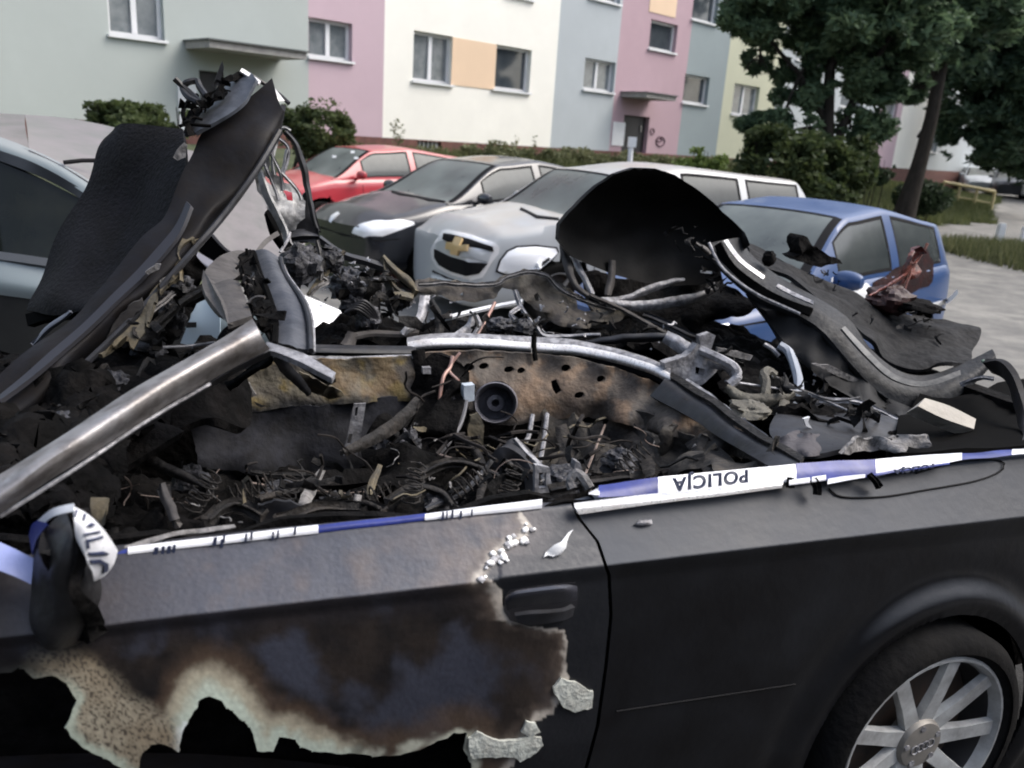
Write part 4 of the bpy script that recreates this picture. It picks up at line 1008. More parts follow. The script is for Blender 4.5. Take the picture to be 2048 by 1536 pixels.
# dark structure behind the skins, wheel house, sill
loft('inner_door', [[(-260, 1110, .05), (400, 1060, .05), (1260, 985, .05)], [(-260, 1300, .04), (400, 1260, .04), (1260, 1200, .04)], [(-300, 1900, .05), (400, 1900, .05), (1500, 1900, .05)]], SOOT, BC, .02, 20, 4, crumple=.03)
loft('sill', [[(-260, 1560, -.06), (600, 1560, -.07), (1560, 1700, -.06)], [(-260, 1700, -.09), (600, 1720, -.09), (1560, 1860, -.09)]], CHP, BC, .06, 20, 4)
m = MB(); NA = 40
for r0, v0, r1, v1 in ((.362, -.10, .40, .35),):
    a_ = [UVZ(hu+r0*math.cos(g), v0+.0, hz+r0*math.sin(g)) for g in [math.pi*2*k/NA for k in range(NA)]]; b_ = [UVZ(hu+r1*math.cos(g), v1, hz+r1*math.sin(g)) for g in [math.pi*2*k/NA for k in range(NA)]]
    m.add(a_+b_, [(i, (i+1) % NA, NA+(i+1) % NA, NA+i) for i in range(NA)]+[tuple(range(NA, 2*NA))])
m.build('wheel_house', M_DARK, BC)
whl, (wa, wb, whh, wri) = wheel('wheel', HUBP+VD*.055, -VD, .308, .20, BC, rimr=.79, spokes=9, rimm=mat('alloy_rim_bright', (.60, .62, .62), .4, metal=.2, var=(.30, .30, .30), scale=10, bump=.1))
# four linked rings embossed on the hub cap
rg = MB(); hc0 = HUBP+VD*.055-VD*(whh*.785)
ang = R(12); ru = (UD*math.cos(ang)+Vector((0, 0, 1))*math.sin(ang)); rz_ = (-UD*math.sin(ang)+Vector((0, 0, 1))*math.cos(ang))
for k in range(4):
    c = hc0+ru*(-.024+.016*k); rg.tube([c+(ru*math.cos(g)+rz_*math.sin(g))*.0115 for g in [2*math.pi*i/14 for i in range(15)]], 0.0016, 5, False)
rg.build('ring_emblem', ALLOY, whl)
for k in range(5):
    g = k*2*math.pi/5+.5; q = hc0+VD*.012+(UD*math.cos(g)+Vector((0, 0, math.sin(g))))*.05; MB().tube([q, q-VD*.012], .008, 6).build('wheel_bolt', ALLOY, whl)
# far wheels, barely visible, and underbody
for (u_, v_) in ((hu, 1.5), (hu-2.65, 1.5), (hu-2.65, -.0)):
    wheel('wheel', UVZ(u_, v_, .32), VD if v_ > 1 else -VD, .325, .2, BC, rimr=.7, spokes=9)
for (u0, u1, v0, v1, z0, z1) in ((-1.5, 2.75, .12, 1.5, .22, .32), (-1.5, 2.75, 1.42, 1.5, .32, .86), (2.7, 2.78, .1, 1.5, .3, .9), (-1.6, -1.5, .1, 1.5, .3, .8)):
    MB().box(UVZ(u0, v0, z0), UD*(u1-u0), VD*(v1-v0), Vector((0, 0, z1-z0))).build('floor_pan' if z1 < .4 else 'body_shell', SOOT, BC, False)
# peeled flakes standing off the door
for i, (ol, wd) in enumerate((([(1104, 1372), (1120, 1356), (1150, 1362), (1186, 1384), (1180, 1410), (1150, 1422), (1122, 1412)], 0), ([(936, 1476), (955, 1462), (985, 1478), (1010, 1480), (1050, 1472), (1080, 1470), (1084, 1488), (1060, 1512), (1040, 1520), (1030, 1508), (990, 1508), (940, 1515)], 1), ([(1050, 1440), (1070, 1445), (1078, 1462), (1056, 1472), (1040, 1460)], 2))):
    bvd = bvh_of([door, quarter]); patch('paint_flake', rough_loop(ol, 5, 7, i), bvd, PEEL, BC, .006, 7, .002)
bvd = bvh_of([door, quarter])
rn = random.Random(3)
for i in range(26):
    t = i/25; x = 1062-100*t+rn.gauss(0, 7); y = 1052+100*t+rn.gauss(0, 7); s = rn.uniform(3, 9)
    patch('paint_flake', rough_loop([(x-s, y-s*.4), (x, y-s), (x+s, y), (x+s*.3, y+s*.8), (x-s*.6, y+s*.5)], 2.5, 4, i), bvd, TRIM if i % 3 else ALLOY, BC, .004, 4, .002)
fl = thing('melted_drip', 'white teardrop-shaped melted drip stuck to the door above its handle', 'debris', P(1110, 1100, -.06))
patch('drip', [(1086, 1116), (1090, 1106), (1104, 1094), (1118, 1088), (1124, 1080), (1136, 1066), (1145, 1060), (1136, 1073), (1130, 1086), (1128, 1100), (1120, 1110), (1104, 1115), (1094, 1112)], bvd, M_WHITE, fl, .006, 4, .012)
Ctx.base = Vector(BC.location)
fl = thing('melted_drip', 'small grey-white melted flake on the rear wing below the white trim', 'debris', P(1285, 1048, -.04))
patch('drip', rough_loop([(1268, 1050), (1276, 1042), (1302, 1040), (1304, 1050), (1285, 1054)], 2, 5, 4), bvd, ALLOY, fl, .006, 4, .006)
Ctx.base = Vector(BC.location)
# door handle and its recess
hr = patch('handle_recess', [(1008, 1192), (1020, 1180), (1080, 1170), (1150, 1164), (1158, 1180), (1152, 1215), (1130, 1240), (1060, 1252), (1020, 1240), (1008, 1220)], bvd, mat('handle_dark', (.012, .012, .015), .5), BC, .003, 8)
loft('door_handle', [[(1010, 1196, -.15), (1030, 1182, -.165), (1080, 1174, -.172), (1130, 1169, -.168), (1154, 1172, -.15)], [(1011, 1204, -.158), (1030, 1192, -.177), (1080, 1184, -.184), (1130, 1179, -.18), (1155, 1182, -.158)], [(1014, 1222, -.152), (1030, 1216, -.162), (1080, 1210, -.168), (1130, 1204, -.165), (1154, 1200, -.152)]], mat('handle_paint', (.03, .031, .04), .35, coat=.3, bump=.1, bscale=30), BC, .012, 22, 5)
loft('handle_cup', [[(1030, 1232, -.135), (1060, 1228, -.142), (1098, 1226, -.146), (1130, 1222, -.14), (1150, 1214, -.132)], [(1036, 1246, -.136), (1062, 1250, -.14), (1098, 1246, -.143), (1130, 1240, -.138), (1146, 1232, -.13)]], CHS, BC, .01, 16, 3)
# little trim on the lower door and wing
for a, b in (((1232, 1422), (1590, 1368)),): 
    q = []
    for i in range(16):
        x = a[0]+(b[0]-a[0])*i/15; y = a[1]+(b[1]-a[1])*i/15; h = bvd[1].ray_cast(CO, ray(x, y))
        if h[0]: q.append(h[0]-VD*.001)
    if len(q) > 2: MB().tube(q, .0022, 5).build('rubbing_strip', M_SEAL, BC)
# ------------------------------------------------------------------ inside of the wreck
def heap(name, rails, amp, cs, seed, m, n=130, k=30, thick=.03, kind='stuff'):
    Rr = [cr([P(*p) for p in r], n) for r in rails]; G = [cr([Rr[q][i] for q in range(len(Rr))], (len(Rr)-1)*k+1) for i in range(n)]
    for r in G:
        for j, p in enumerate(r):
            a = noise.noise(p*cs+Vector((seed, 0, 0))); b = noise.noise(p*cs*2.7+Vector((0, seed, 0))); c = abs(noise.noise(p*cs*5.5)); 
            r[j] = p+Vector((0, 0, 1))*amp*(abs(a)*1.8+.9*abs(b)+.5*c-.4+.3*abs(noise.noise(p*cs*11)))+noise.noise_vector(p*cs*3)*amp*.5
    V, F = grid_shell(G, thick); return mesh(name, V, F, m, BC, True, kind=kind, sharp=70)
def debris(name, n, area, m, seed, size=(.02, .09), kind='stuff', tubes=.14, flat=1):
    n = int(n*.38)
    """shards, strips and bent wires lying within area=[(px,py,v,jitter_px)...]"""
    rn = random.Random(seed); b = MB()
    for i in range(n):
        a = area[rn.randrange(len(area))]; j = a[3]
        c = P(a[0]+rn.uniform(-j, j), a[1]+rn.uniform(-j, j)*.6, a[2]+rn.uniform(-.08, .08)); s = rn.uniform(*size)
        d = Vector((rn.gauss(0, 1), rn.gauss(0, 1), rn.gauss(0, .6))).normalized(); e = d.cross(Vector((rn.gauss(0, 1), rn.gauss(0, 1), rn.gauss(0, 1)))).normalized(); f = d.cross(e)
        if rn.random() < tubes:
            pts = [c+d*s*(q-1.5)*.8+e*s*rn.uniform(-.4, .4)+f*s*rn.uniform(-.3, .3) for q in range(4)]; b.tube(cr(pts, 8), rn.uniform(.0015, .005), 4)
        else:
            w0 = s*rn.uniform(.2, .7); N_ = 5; V = []
            for q in range(N_):
                o = c+d*s*(q/(N_-1)-.5)*1.6+f*s*.35*math.sin(q*1.3+rn.random()*2); ww = w0*rn.uniform(.5, 1.2); tw = e*math.cos(q*.4)+f*math.sin(q*.4)
                V += [o-tw*ww*.5, o+tw*ww*.5, o+tw*ww*.5+f*.004, o-tw*ww*.5+f*.004]
            F = []
            for q in range(N_-1):
                for g in range(4): F.append((q*4+g, q*4+(g+1) % 4, q*4+4+(g+1) % 4, q*4+4+g))
            F += [(3, 2, 1, 0), tuple((N_-1)*4+g for g in range(4))]; b.add(V, F)
    return b.build(name, m, BC, smooth=True, kind=kind, sharp=50)
def wire(name, pts, r, m=None, n=None, parent=None, label=None):
    q = cr([P(*p) for p in pts], n or len(pts)*7); return MB().tube(q, r, 7).build(name, m or WIREM, parent or BC, True, label=label)
def strut(name, pts, w_, m, thick=.008, label=None):
    """flat bent bar seen face-on, width in picture points"""
    a = []; b = []
    for i, p in enumerate(pts):
        q0 = pts[max(i-1, 0)]; q1 = pts[min(i+1, len(pts)-1)]; dx, dy = q1[0]-q0[0], q1[1]-q0[1]; L = math.hypot(dx, dy) or 1; ww = (w_[i] if isinstance(w_, (list, tuple)) else w_)/2
        a.append((p[0]-dy/L*ww, p[1]+dx/L*ww, p[2])); b.append((p[0]+dy/L*ww, p[1]-dx/L*ww, p[2]))
    mid = [(p[0], p[1], p[2]-.012) for p in pts]
    return loft(name, [a, mid, b], m, BC, thick, max(10, len(pts)*6), 3, crumple=.004, cs=20, label=label)
def lump(name, cx, cy, v, rx, ry, m, seed, amp=.35):
    c = P(cx, cy, v); s = (P(cx+rx, cy, v)-c).length; s2 = (P(cx, cy+ry, v)-c).length; V = []; F = []
    n1, n2 = 14, 20
    for i in range(n1+1):
        for j in range(n2):
            g, h = math.pi*i/n1, 2*math.pi*j/n2; d = Vector((math.sin(g)*math.cos(h), math.sin(g)*math.sin(h), math.cos(g))); k = 1+amp*noise.noise(d*2.2+Vector((seed, 0, 0)))+amp*.8*noise.noise(d*5+Vector((seed, 3, 0)))
            V.append(c+UD*d.x*s*k+VD*d.y*s*k+Vector((0, 0, d.z*s2*k)))
    for i in range(n1):
        for j in range(n2): F.append((i*n2+j, (i+1)*n2+j, (i+1)*n2+(j+1) % n2, i*n2+(j+1) % n2))
    return mesh(name, V, F, m, BC, True, sharp=30)
CH2 = mat('charred_mass', (.03, .03, .034), .55, metal=.2, var=[(.012, .012, .013), (.12, .12, .135)], scale=16, thr=(.5, .72), bump=1.0, bscale=45)
def tangle(name, n, area, m, seed, r=(.002, .006), length=(60, 200), droop=20):
    rn = random.Random(seed); b = MB()
    for i in range(n):
        x, y, v, j = area[rn.randrange(len(area))]; x += rn.uniform(-j, j); y += rn.uniform(-j, j)*.5; L = rn.uniform(*length); a = rn.uniform(-.9, .9)+(math.pi if rn.random() < .5 else 0); pts = []; vv = v
        for k in range(6):
            pts.append(P(x, y, vv)); a += rn.gauss(0, .45); x += math.cos(a)*L/5; y += math.sin(a)*L/5*.7+droop/5; vv += rn.gauss(0, .05)
        b.tube(cr(pts, 22), rn.uniform(*r), 5)
    return b.build(name, m, BC, True, kind='stuff')
def beam(name, pts, w_, m): return strut(name, pts, w_, m, .02)
def extra_cabin():
    A1 = [(300, 960, .6, 70), (480, 970, .55, 80), (620, 980, .5, 70), (760, 960, .55, 70), (900, 960, .5, 70), (1050, 950, .5, 60), (1180, 920, .6, 60), (1320, 910, .45, 60)]
    WD = mat('wire_dark', (.012, .011, .011), .8, spec=.15, var=(.03, .026, .024), scale=12)
    tangle('charred_wiring', 18, A1, WD, 1, (.002, .006)); tangle('charred_wiring', 10, A1, WIREM, 2, (.001, .002)); tangle('charred_wiring', 5, A1, ASH, 3, (.0008, .0015), (40, 100))
    tangle('charred_wiring', 22, [(880, 800, 1.0, 60), (820, 880, .9, 60), (960, 900, .8, 60), (1090, 880, .85, 60), (1220, 900, .7, 50)], WD, 4, (.002, .006)); tangle('charred_wiring', 14, [(860, 850, .92, 50), (1000, 900, .7, 60), (1150, 880, .8, 50)], RUST2, 5, (.002, .004), (60, 160), 40)
    DK = mat('dark_frame_steel', (.022, .021, .021), .7, spec=.25, var=[(.055, .047, .04), (.009, .0085, .0085)], scale=10, bump=.6)
    for nm, pts, w_ in (('seat_frame', [(690, 905, .72), (740, 880, .78), (790, 850, .85), (840, 800, .95)], [18, 24, 28, 20]), ('seat_frame', [(930, 880, .8), (960, 920, .7), (965, 975, .5), (950, 1020, .3)], [12, 18, 16, 10]), ('seat_frame', [(840, 950, .6), (900, 925, .65), (960, 935, .6), (1010, 960, .5)], [8, 12, 12, 8]),
        ('seat_frame', [(780, 1000, .35), (830, 975, .42), (880, 985, .4), (910, 1020, .28)], [10, 14, 14, 8]), ('tunnel_side', [(520, 1000, .45), (600, 985, .5), (700, 1000, .42), (760, 1020, .32)], [16, 22, 20, 12]), ('seat_frame', [(420, 1040, .25), (470, 1010, .34), (520, 1030, .28)], [8, 12, 8]),
        ('steering_column', [(240, 900, .6), (320, 930, .52), (410, 975, .42)], [20, 24, 16]), ('panel_remnant', [(1250, 870, .8), (1290, 910, .62), (1300, 950, .42)], [30, 36, 20]), ('panel_remnant', [(1380, 880, .55), (1410, 920, .38), (1420, 950, .25)], [26, 30, 18]), ('panel_remnant', [(1120, 850, .95), (1135, 900, .85), (1125, 950, .65)], [22, 34, 20]), ('panel_remnant', [(1190, 845, .92), (1205, 900, .78), (1195, 945, .6)], [30, 26, 26]),
        ('tunnel_side', [(1100, 985, .25), (1180, 965, .25), (1260, 955, .22)], [10, 16, 10]), ('seat_frame', [(560, 1045, .18), (640, 1020, .25), (720, 1020, .25)], [6, 9, 6])): beam(nm, pts, w_, DK)
    for i, (x, y, v, L, a) in enumerate(((460, 990, .55, .10, .3), (560, 1020, .4, .09, 1.2), (700, 1005, .4, .1, .2), (820, 1005, .35, .09, 1.4), (905, 985, .4, .10, .5), (1010, 1000, .3, .08, 1.3), (1240, 940, .4, .09, .7), (380, 1020, .4, .09, 1.0))):
        c = P(x, y, v); d = UD*math.cos(a)+Vector((0, 0, math.sin(a))); e = VD; f = d.cross(e); MB().tube([c+d*L*(k/48)+(e*math.cos(k*.8)+f*math.sin(k*.8))*.022 for k in range(49)], .0022, 5).build('seat_spring', DK, BC)
    for i, (x, y, v, rx, ry) in enumerate(((560, 985, .6, 34, 20), (660, 1010, .45, 30, 18), (880, 1010, .4, 30, 18), (1130, 960, .4, 36, 22), (1240, 925, .5, 30, 22), (380, 960, .7, 36, 24), (1010, 930, .75, 22, 26), (820, 900, .85, 24, 34), (760, 900, .9, 20, 26), (900, 830, 1.02, 16, 40))): lump('melted_lump', x, y, v, rx, ry, CH2, 80+i, .5)
# -- floor and heaps of ash
heap('ash_heap', [[(180, 1150, .06), (500, 1120, .08), (900, 1080, .08), (1300, 1030, .08), (1560, 975, .08)], [(130, 1080, .3), (450, 1070, .35), (900, 1035, .4), (1250, 1000, .4), (1540, 955, .25)], [(60, 1020, .7), (420, 1020, .75), (900, 985, .85), (1250, 950, .75), (1530, 940, .32)], [(20, 960, 1.1), (420, 960, 1.15), (900, 935, 1.2), (1250, 920, 1.0), (1500, 925, .4)]], .045, 7, 1, SOOT)
heap('ash_heap', [[(-200, 1130, .1), (0, 1060, .12), (200, 1050, .2)], [(-200, 900, .6), (60, 850, .7), (330, 830, .7)], [(-200, 780, 1.1), (100, 775, 1.15), (420, 740, 1.15)], [(-200, 720, 1.4), (200, 745, 1.4), (480, 735, 1.3)]], .06, 6, 2, SOOT)
heap('ash_heap', [[(560, 700, 1.38), (850, 690, 1.38), (1150, 690, 1.3), (1400, 740, 1.0), (1560, 830, .6), (1860, 900, .35)], [(560, 705, 1.5), (690, 690, 1.5), (850, 675, 1.5), (1150, 685, 1.42), (1450, 725, 1.15), (1650, 805, .8), (1900, 875, .5)], [(560, 705, 1.6), (700, 640, 1.68), (850, 650, 1.7), (1150, 660, 1.65), (1420, 655, 1.6), (1700, 740, 1.1), (1990, 830, .8)]], .035, 7, 5, SOOT)
# -- far side wall: window channel, rusty panels
loft('window_channel', [[(600, 688, 1.30), (700, 690, 1.28), (832, 692, 1.28)], [(600, 696, 1.25), (700, 698, 1.25), (832, 700, 1.25)], [(600, 704, 1.25), (700, 706, 1.24), (832, 707, 1.24)]], CHS, BC, .03, 14, 2)
loft('door_flange', [[(560, 712, 1.24), (700, 713, 1.22), (828, 707, 1.22)], [(560, 722, 1.2), (700, 722, 1.2), (826, 716, 1.2)]], ALLOY, BC, .03, 14, 2, crumple=.004)
def rustcol(a, b, c):
    def f(x, y):
        n = fbm(x, y, .015, 7); q = mix(a, b, .5+n*1.6); q = mix(q, c, sstep(.1, .45, fbm(x, y, .022, 17))); k = 1+.35*nz(x, y, .15); return tuple(max(.004, i*k) for i in q)
    return f
RC = mat('burnt_panel_patchy', (.1, .1, .1), .75, attr='Col', bump=.5, bscale=40, metal=.1)
def olive(x, y):
    c = rustcol((.13, .115, .085), (.06, .052, .045), (.16, .12, .045))(x, y)
    if x > 640 and y < 790: c = mix(c, (.17, .105, .04), .5*sstep(0, .4, fbm(x, y, .02, 4)+.2))
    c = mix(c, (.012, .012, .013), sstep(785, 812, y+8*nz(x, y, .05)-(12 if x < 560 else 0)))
    return c
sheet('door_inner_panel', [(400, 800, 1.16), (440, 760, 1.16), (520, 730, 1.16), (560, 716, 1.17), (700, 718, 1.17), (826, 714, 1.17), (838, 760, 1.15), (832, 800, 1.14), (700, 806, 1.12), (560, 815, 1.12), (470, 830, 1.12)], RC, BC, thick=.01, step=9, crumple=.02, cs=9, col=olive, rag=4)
sheet('door_card', [(380, 850, 1.12), (420, 810, 1.14), (500, 800, 1.14), (560, 815, 1.14), (700, 800, 1.14), (836, 795, 1.14), (840, 880, 1.08), (700, 945, 1.04), (520, 950, 1.04), (400, 930, 1.06)], mat('burnt_card', (.02, .021, .026), .8, spec=.15, var=[(.03, .031, .038), (.012, .012, .013)], scale=5, bump=.5, bscale=20), BC, thick=.01, step=14, crumple=.025, cs=5, rag=4)
sheet('wing_stay', [(430, 775, 1.1), (455, 762, 1.1), (500, 768, 1.1), (512, 790, 1.09), (470, 808, 1.09), (440, 830, 1.08), (405, 850, 1.08), (385, 840, 1.08), (410, 805, 1.1)], ASH, BC, thick=.02, step=9, crumple=.02, rag=3)
strut('door_post', [(838, 700, 1.18), (842, 760, 1.15), (838, 840, 1.1), (830, 900, 1.05)], 26, SOOT, .05)
# slotted bracket
sheet('slotted_bracket', [(708, 808), (732, 806), (712, 928), (682, 930)], ALLOY, BC, v=1.05, thick=.006, step=9, holes=[[(711, 815), (717, 814), (714, 832), (709, 833)], [(698, 868), (705, 867), (701, 888), (694, 888)], [(694, 898), (701, 898), (698, 918), (690, 919)]], rag=1)
# -- bright trim round the back of the cockpit
tr0 = [(815, 684, 1.30), (860, 677, 1.28), (940, 676, 1.25), (1062, 684, 1.19)]
tr1 = [(1073, 685, 1.185), (1150, 690, 1.12), (1230, 706, 1.02), (1300, 727, .90), (1340, 746, .82)]
for tr in (tr0, tr1):
    loft('cockpit_trim', [tr, [(x, y+5, v-.012) for x, y, v in tr], [(x, y+14, v-.022) for x, y, v in tr], [(x, y+20, v-.012) for x, y, v in tr]], TRIM, BC, .008, 40, 3, crumple=.002, cs=12)
    loft('trim_seal', [[(x, y-10, v+.03) for x, y, v in tr], [(x, y-5, v+.01) for x, y, v in tr], [(x, y+1, v) for x, y, v in tr]], ALLOY, BC, .01, 40, 2, crumple=.004)
    loft('trim_seal', [[(x, y+20, v-.01) for x, y, v in tr], [(x, y+30, v-.0) for x, y, v in tr]], CHS, BC, .02, 40, 2)
strut('trim_clip', [(1066, 678, 1.15), (1068, 700, 1.14), (1070, 722, 1.13)], 9, M_DARK, .01)
# -- rusty bulkhead with round opening
def rustc(x, y):
    c = rustcol((.10, .085, .07), (.05, .042, .036), (.17, .115, .075))(x, y)
    c = mix(c, (.19, .12, .07), .55*math.exp(-((x-1080)/70)**2-((y-800)/55)**2)*(1+nz(x, y, .04)))
    c = mix(c, (.16, .115, .08), .5*math.exp(-((x-1130)/90)**2-((y-770)/30)**2))
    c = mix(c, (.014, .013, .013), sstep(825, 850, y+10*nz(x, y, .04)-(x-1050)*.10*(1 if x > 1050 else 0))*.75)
    return c
def ell(cx, cy, rx, ry, n=12, a0=0): return [(cx+rx*math.cos(2*math.pi*i/n+a0), cy+ry*math.sin(2*math.pi*i/n+a0)) for i in range(n)]
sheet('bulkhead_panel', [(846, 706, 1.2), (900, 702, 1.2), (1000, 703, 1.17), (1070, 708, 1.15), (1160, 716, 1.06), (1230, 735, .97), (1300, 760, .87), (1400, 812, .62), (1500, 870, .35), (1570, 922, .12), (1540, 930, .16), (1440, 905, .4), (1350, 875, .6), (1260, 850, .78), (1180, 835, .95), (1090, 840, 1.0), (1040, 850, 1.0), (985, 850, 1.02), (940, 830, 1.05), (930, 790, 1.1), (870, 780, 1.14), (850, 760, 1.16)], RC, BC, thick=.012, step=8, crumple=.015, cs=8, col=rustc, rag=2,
      holes=[ell(940, 736, 11, 9), ell(970, 734, 10, 7), ell(1019, 740, 10, 7), ell(1043, 742, 8, 7), ell(992, 805, 44, 42, 20), ell(1132, 736, 10, 8), ell(1201, 757, 9, 8), ell(1156, 789, 10, 7), [(1101, 762), (1112, 758), (1125, 782), (1114, 790), (1104, 776)]])
m_ = MB()
for k_, (r0, dv) in enumerate(((44, .0), (40, .03), (34, .05), (20, .055), (18, .02), (6, .018))): pass
spk = MB(); rings = [(45, 1.03), (42, 1.0), (37, 1.03), (33, 1.10), (18, 1.10), (17, 1.05), (8, 1.045), (5, 1.10), (1, 1.11)]
pts = [[P(991+r0*math.cos(g), 806+r0*.95*math.sin(g), v0) for g in [2*math.pi*i/36 for i in range(36)]] for r0, v0 in rings]
V = [p for r in pts for p in r]; F = [(a*36+i, a*36+(i+1) % 36, (a+1)*36+(i+1) % 36, (a+1)*36+i) for a in range(len(rings)-1) for i in range(36)]
spk.add(V, F); spk.build('speaker_housing', mat('speaker_grey', (.20, .20, .23), .5, metal=.2, var=(.09, .09, .105), scale=20, bump=.2), BC)
loft('bulkhead_skirt', [[(1060, 835, 1.0), (1180, 832, .95), (1300, 855, .74), (1420, 895, .44), (1540, 930, .18)], [(1060, 890, .95), (1180, 885, .9), (1300, 900, .68), (1420, 925, .38), (1530, 945, .16)], [(1060, 960, .8), (1180, 965, .7), (1300, 960, .5), (1420, 950, .3), (1520, 955, .14)]], mat('burnt_folds', (.05, .045, .04), .85, var=[(.10, .085, .065), (.02, .018, .017)], scale=8, bump=.6), BC, .012, 50, 8, crumple=.10, cs=9)
# rear pillar bar running down to the near belt line
loft('deck_rim', [[(1330, 752, .84), (1400, 798, .62), (1500, 866, .34), (1600, 918, .08)], [(1322, 764, .80), (1395, 812, .58), (1490, 880, .3), (1585, 928, .06)], [(1300, 790, .8), (1370, 830, .6), (1460, 890, .34), (1540, 932, .1)]], CHS, BC, .02, 30, 4, crumple=.006)
loft('deck_rim_lip', [[(1342, 744, .84), (1420, 790, .6), (1510, 855, .33), (1608, 912, .08)], [(1334, 752, .82), (1410, 798, .58), (1500, 864, .31), (1600, 920, .06)]], CH, BC, .01, 26, 2, crumple=.006)
# -- hanging wires, hoses, seat frames
wire('bare_cable', [(905, 712, 1.1), (900, 735, 1.08), (885, 760, 1.05), (878, 830, 1.0), (884, 900, .95)], .006, COPPER)
wire('bare_cable', [(920, 705, 1.1), (898, 738, 1.08), (915, 760, 1.05), (935, 785, 1.03)], .005, COPPER)
wire('bare_cable', [(935, 790, 1.0), (920, 850, .92), (880, 905, .85), (830, 935, .8), (785, 960, .7)], .007, mat('grey_hose', (.12, .12, .13), .6))
wire('bare_cable', [(880, 880, .95), (860, 900, .93), (845, 930, .9)], .004, WIREM)
wire('bare_cable', [(1065, 830, 1.0), (1058, 870, .95), (1050, 885, .92)], .008, ALLOY); wire('bare_cable', [(1094, 828, .98), (1088, 880, .9), (1078, 935, .8)], .008, ALLOY)
wire('bare_cable', [(850, 1020, .35), (920, 990, .4), (960, 950, .5), (985, 920, .55)], .007, CHS)
wire('bare_cable', [(1210, 850, .85), (1190, 900, .7), (1170, 950, .5)], .004, WIREM); wire('bare_cable', [(880, 910, .7), (960, 935, .6), (1030, 960, .5)], .004, WIREM)
wire('bare_cable', [(500, 965, .7), (560, 975, .7), (615, 978, .7)], .003, WIREM)
sheet('connector_block', [(928, 772), (948, 770), (950, 802), (928, 804)], mat('pale_plastic', (.5, .56, .62), .5, bump=.2), BC, v=.98, thick=.03, step=8, rag=2)
sheet('connector_block', [(846, 736), (862, 735), (862, 748), (846, 748)], ALLOY, BC, v=1.1, thick=.02, step=0)
sheet('bent_bracket', [(938, 832), (955, 826), (968, 850), (965, 880), (970, 905), (950, 900), (940, 908), (932, 880)], RUST2, BC, v=.98, thick=.012, step=8, crumple=.02, rag=3)
# crumpled curtain of charred seat fabric left of the round opening
loft('charred_fabric', [[(880, 720, 1.12), (920, 740, 1.08), (942, 790, 1.02), (930, 850, .95), (880, 920, .85), (800, 1000, .6)], [(850, 760, 1.12), (870, 780, 1.08), (880, 830, .98), (850, 880, .92), (800, 930, .8), (740, 1010, .5)], [(835, 790, 1.12), (800, 820, 1.08), (770, 850, 1.0), (740, 890, .95), (730, 940, .85), (700, 1030, .5)]], SOOT, BC, .01, 40, 10, crumple=.09, cs=9)
loft('seat_frame', [[(1010, 885, .7), (1032, 876, .7), (1060, 900, .66), (1084, 935, .62), (1076, 985, .5)], [(975, 930, .62), (1000, 900, .6), (1030, 905, .58), (1058, 940, .56), (1060, 995, .45)]], CHS, BC, .03, 26, 4, crumple=.02)
strut('seat_frame', [(1030, 878, .66), (1062, 915, .6), (1085, 940, .55), (1098, 975, .4)], [10, 14, 16, 20], ALLOY, .01)
sheet('seat_bracket', [(1070, 930), (1100, 935), (1102, 985), (1070, 988)], ALLOY, BC, v=.32, thick=.012, step=8, holes=[[(1078, 945), (1093, 946), (1092, 975), (1078, 976)]], rag=3)
strut('seat_frame', [(645, 940, .55), (630, 965, .5), (612, 1000, .4), (602, 1050, .25)], [12, 20, 26, 22], ASH, .012)
loft('seat_frame', [[(628, 945, .6), (680, 940, .62), (750, 940, .62)], [(630, 972, .55), (680, 972, .58), (745, 968, .6)]], SOOT, BC, .04, 20, 3, crumple=.01)
strut('seat_rail', [(500, 945, .8), (600, 950, .8), (745, 944, .8)], 7, CH, .01)
strut('seat_frame', [(760, 930, .6), (745, 965, .5), (740, 990, .45)], [10, 16, 12], RUST2, .012)
strut('seat_frame', [(718, 990, .35), (712, 1015, .3), (700, 1040, .2)], [14, 12, 6], ASH, .01)
strut('seat_frame', [(640, 1010, .3), (630, 1030, .25), (620, 1048, .2)], [6, 8, 5], ASH, .01)
strut('charred_stump', [(325, 968, .35), (335, 1000, .3), (350, 1040, .22)], [14, 22, 20], TAUPE, .02)
sheet('charred_flap', [(520, 1010), (560, 1005), (600, 1012), (610, 1030), (560, 1050), (510, 1050)], CHS, BC, v=.3, thick=.01, step=9, crumple=.05, rag=5)
wire('striker_loop', [(1180, 978, .03), (1165, 955, .05), (1152, 948, .06), (1142, 962, .06), (1146, 978, .05)], .011, ASH)
sheet('melted_lump', [(1150, 922), (1158, 924), (1162, 940), (1152, 945), (1144, 936)], ALLOY, BC, v=.1, thick=.02, step=6, crumple=.02, rag=2)
loft('charred_end_cap', [[(1088, 1006, .03), (1120, 994, .05), (1160, 990, .04), (1190, 988, .02)], [(1084, 1014, -.02), (1120, 1004, -.02), (1150, 1002, -.02), (1188, 996, -.01)], [(1090, 1022, .0), (1120, 1020, -.01), (1148, 1014, .0), (1180, 1002, .0)]], SOOT, BC, .02, 30, 5, crumple=.006, cs=24)
# small loose pieces in the cabin
cab_area = [(250, 1040, .15, 60), (450, 1010, .3, 70), (650, 1000, .35, 70), (850, 990, .35, 70), (1000, 980, .3, 60), (1200, 950, .35, 60), (1400, 925, .3, 60), (350, 920, .7, 60), (650, 960, .6, 60), (850, 900, .8, 50), (1150, 880, .85, 60), (820, 850, .95, 40), (1320, 880, .6, 50)]
debris('charred_debris', 90, cab_area, CH, 1, (.02, .06)); debris('charred_debris', 30, cab_area, RUST2, 2, (.015, .05)); debris('ash_flakes', 60, cab_area, ASH, 3, (.005, .016), tubes=.2)
extra_cabin()
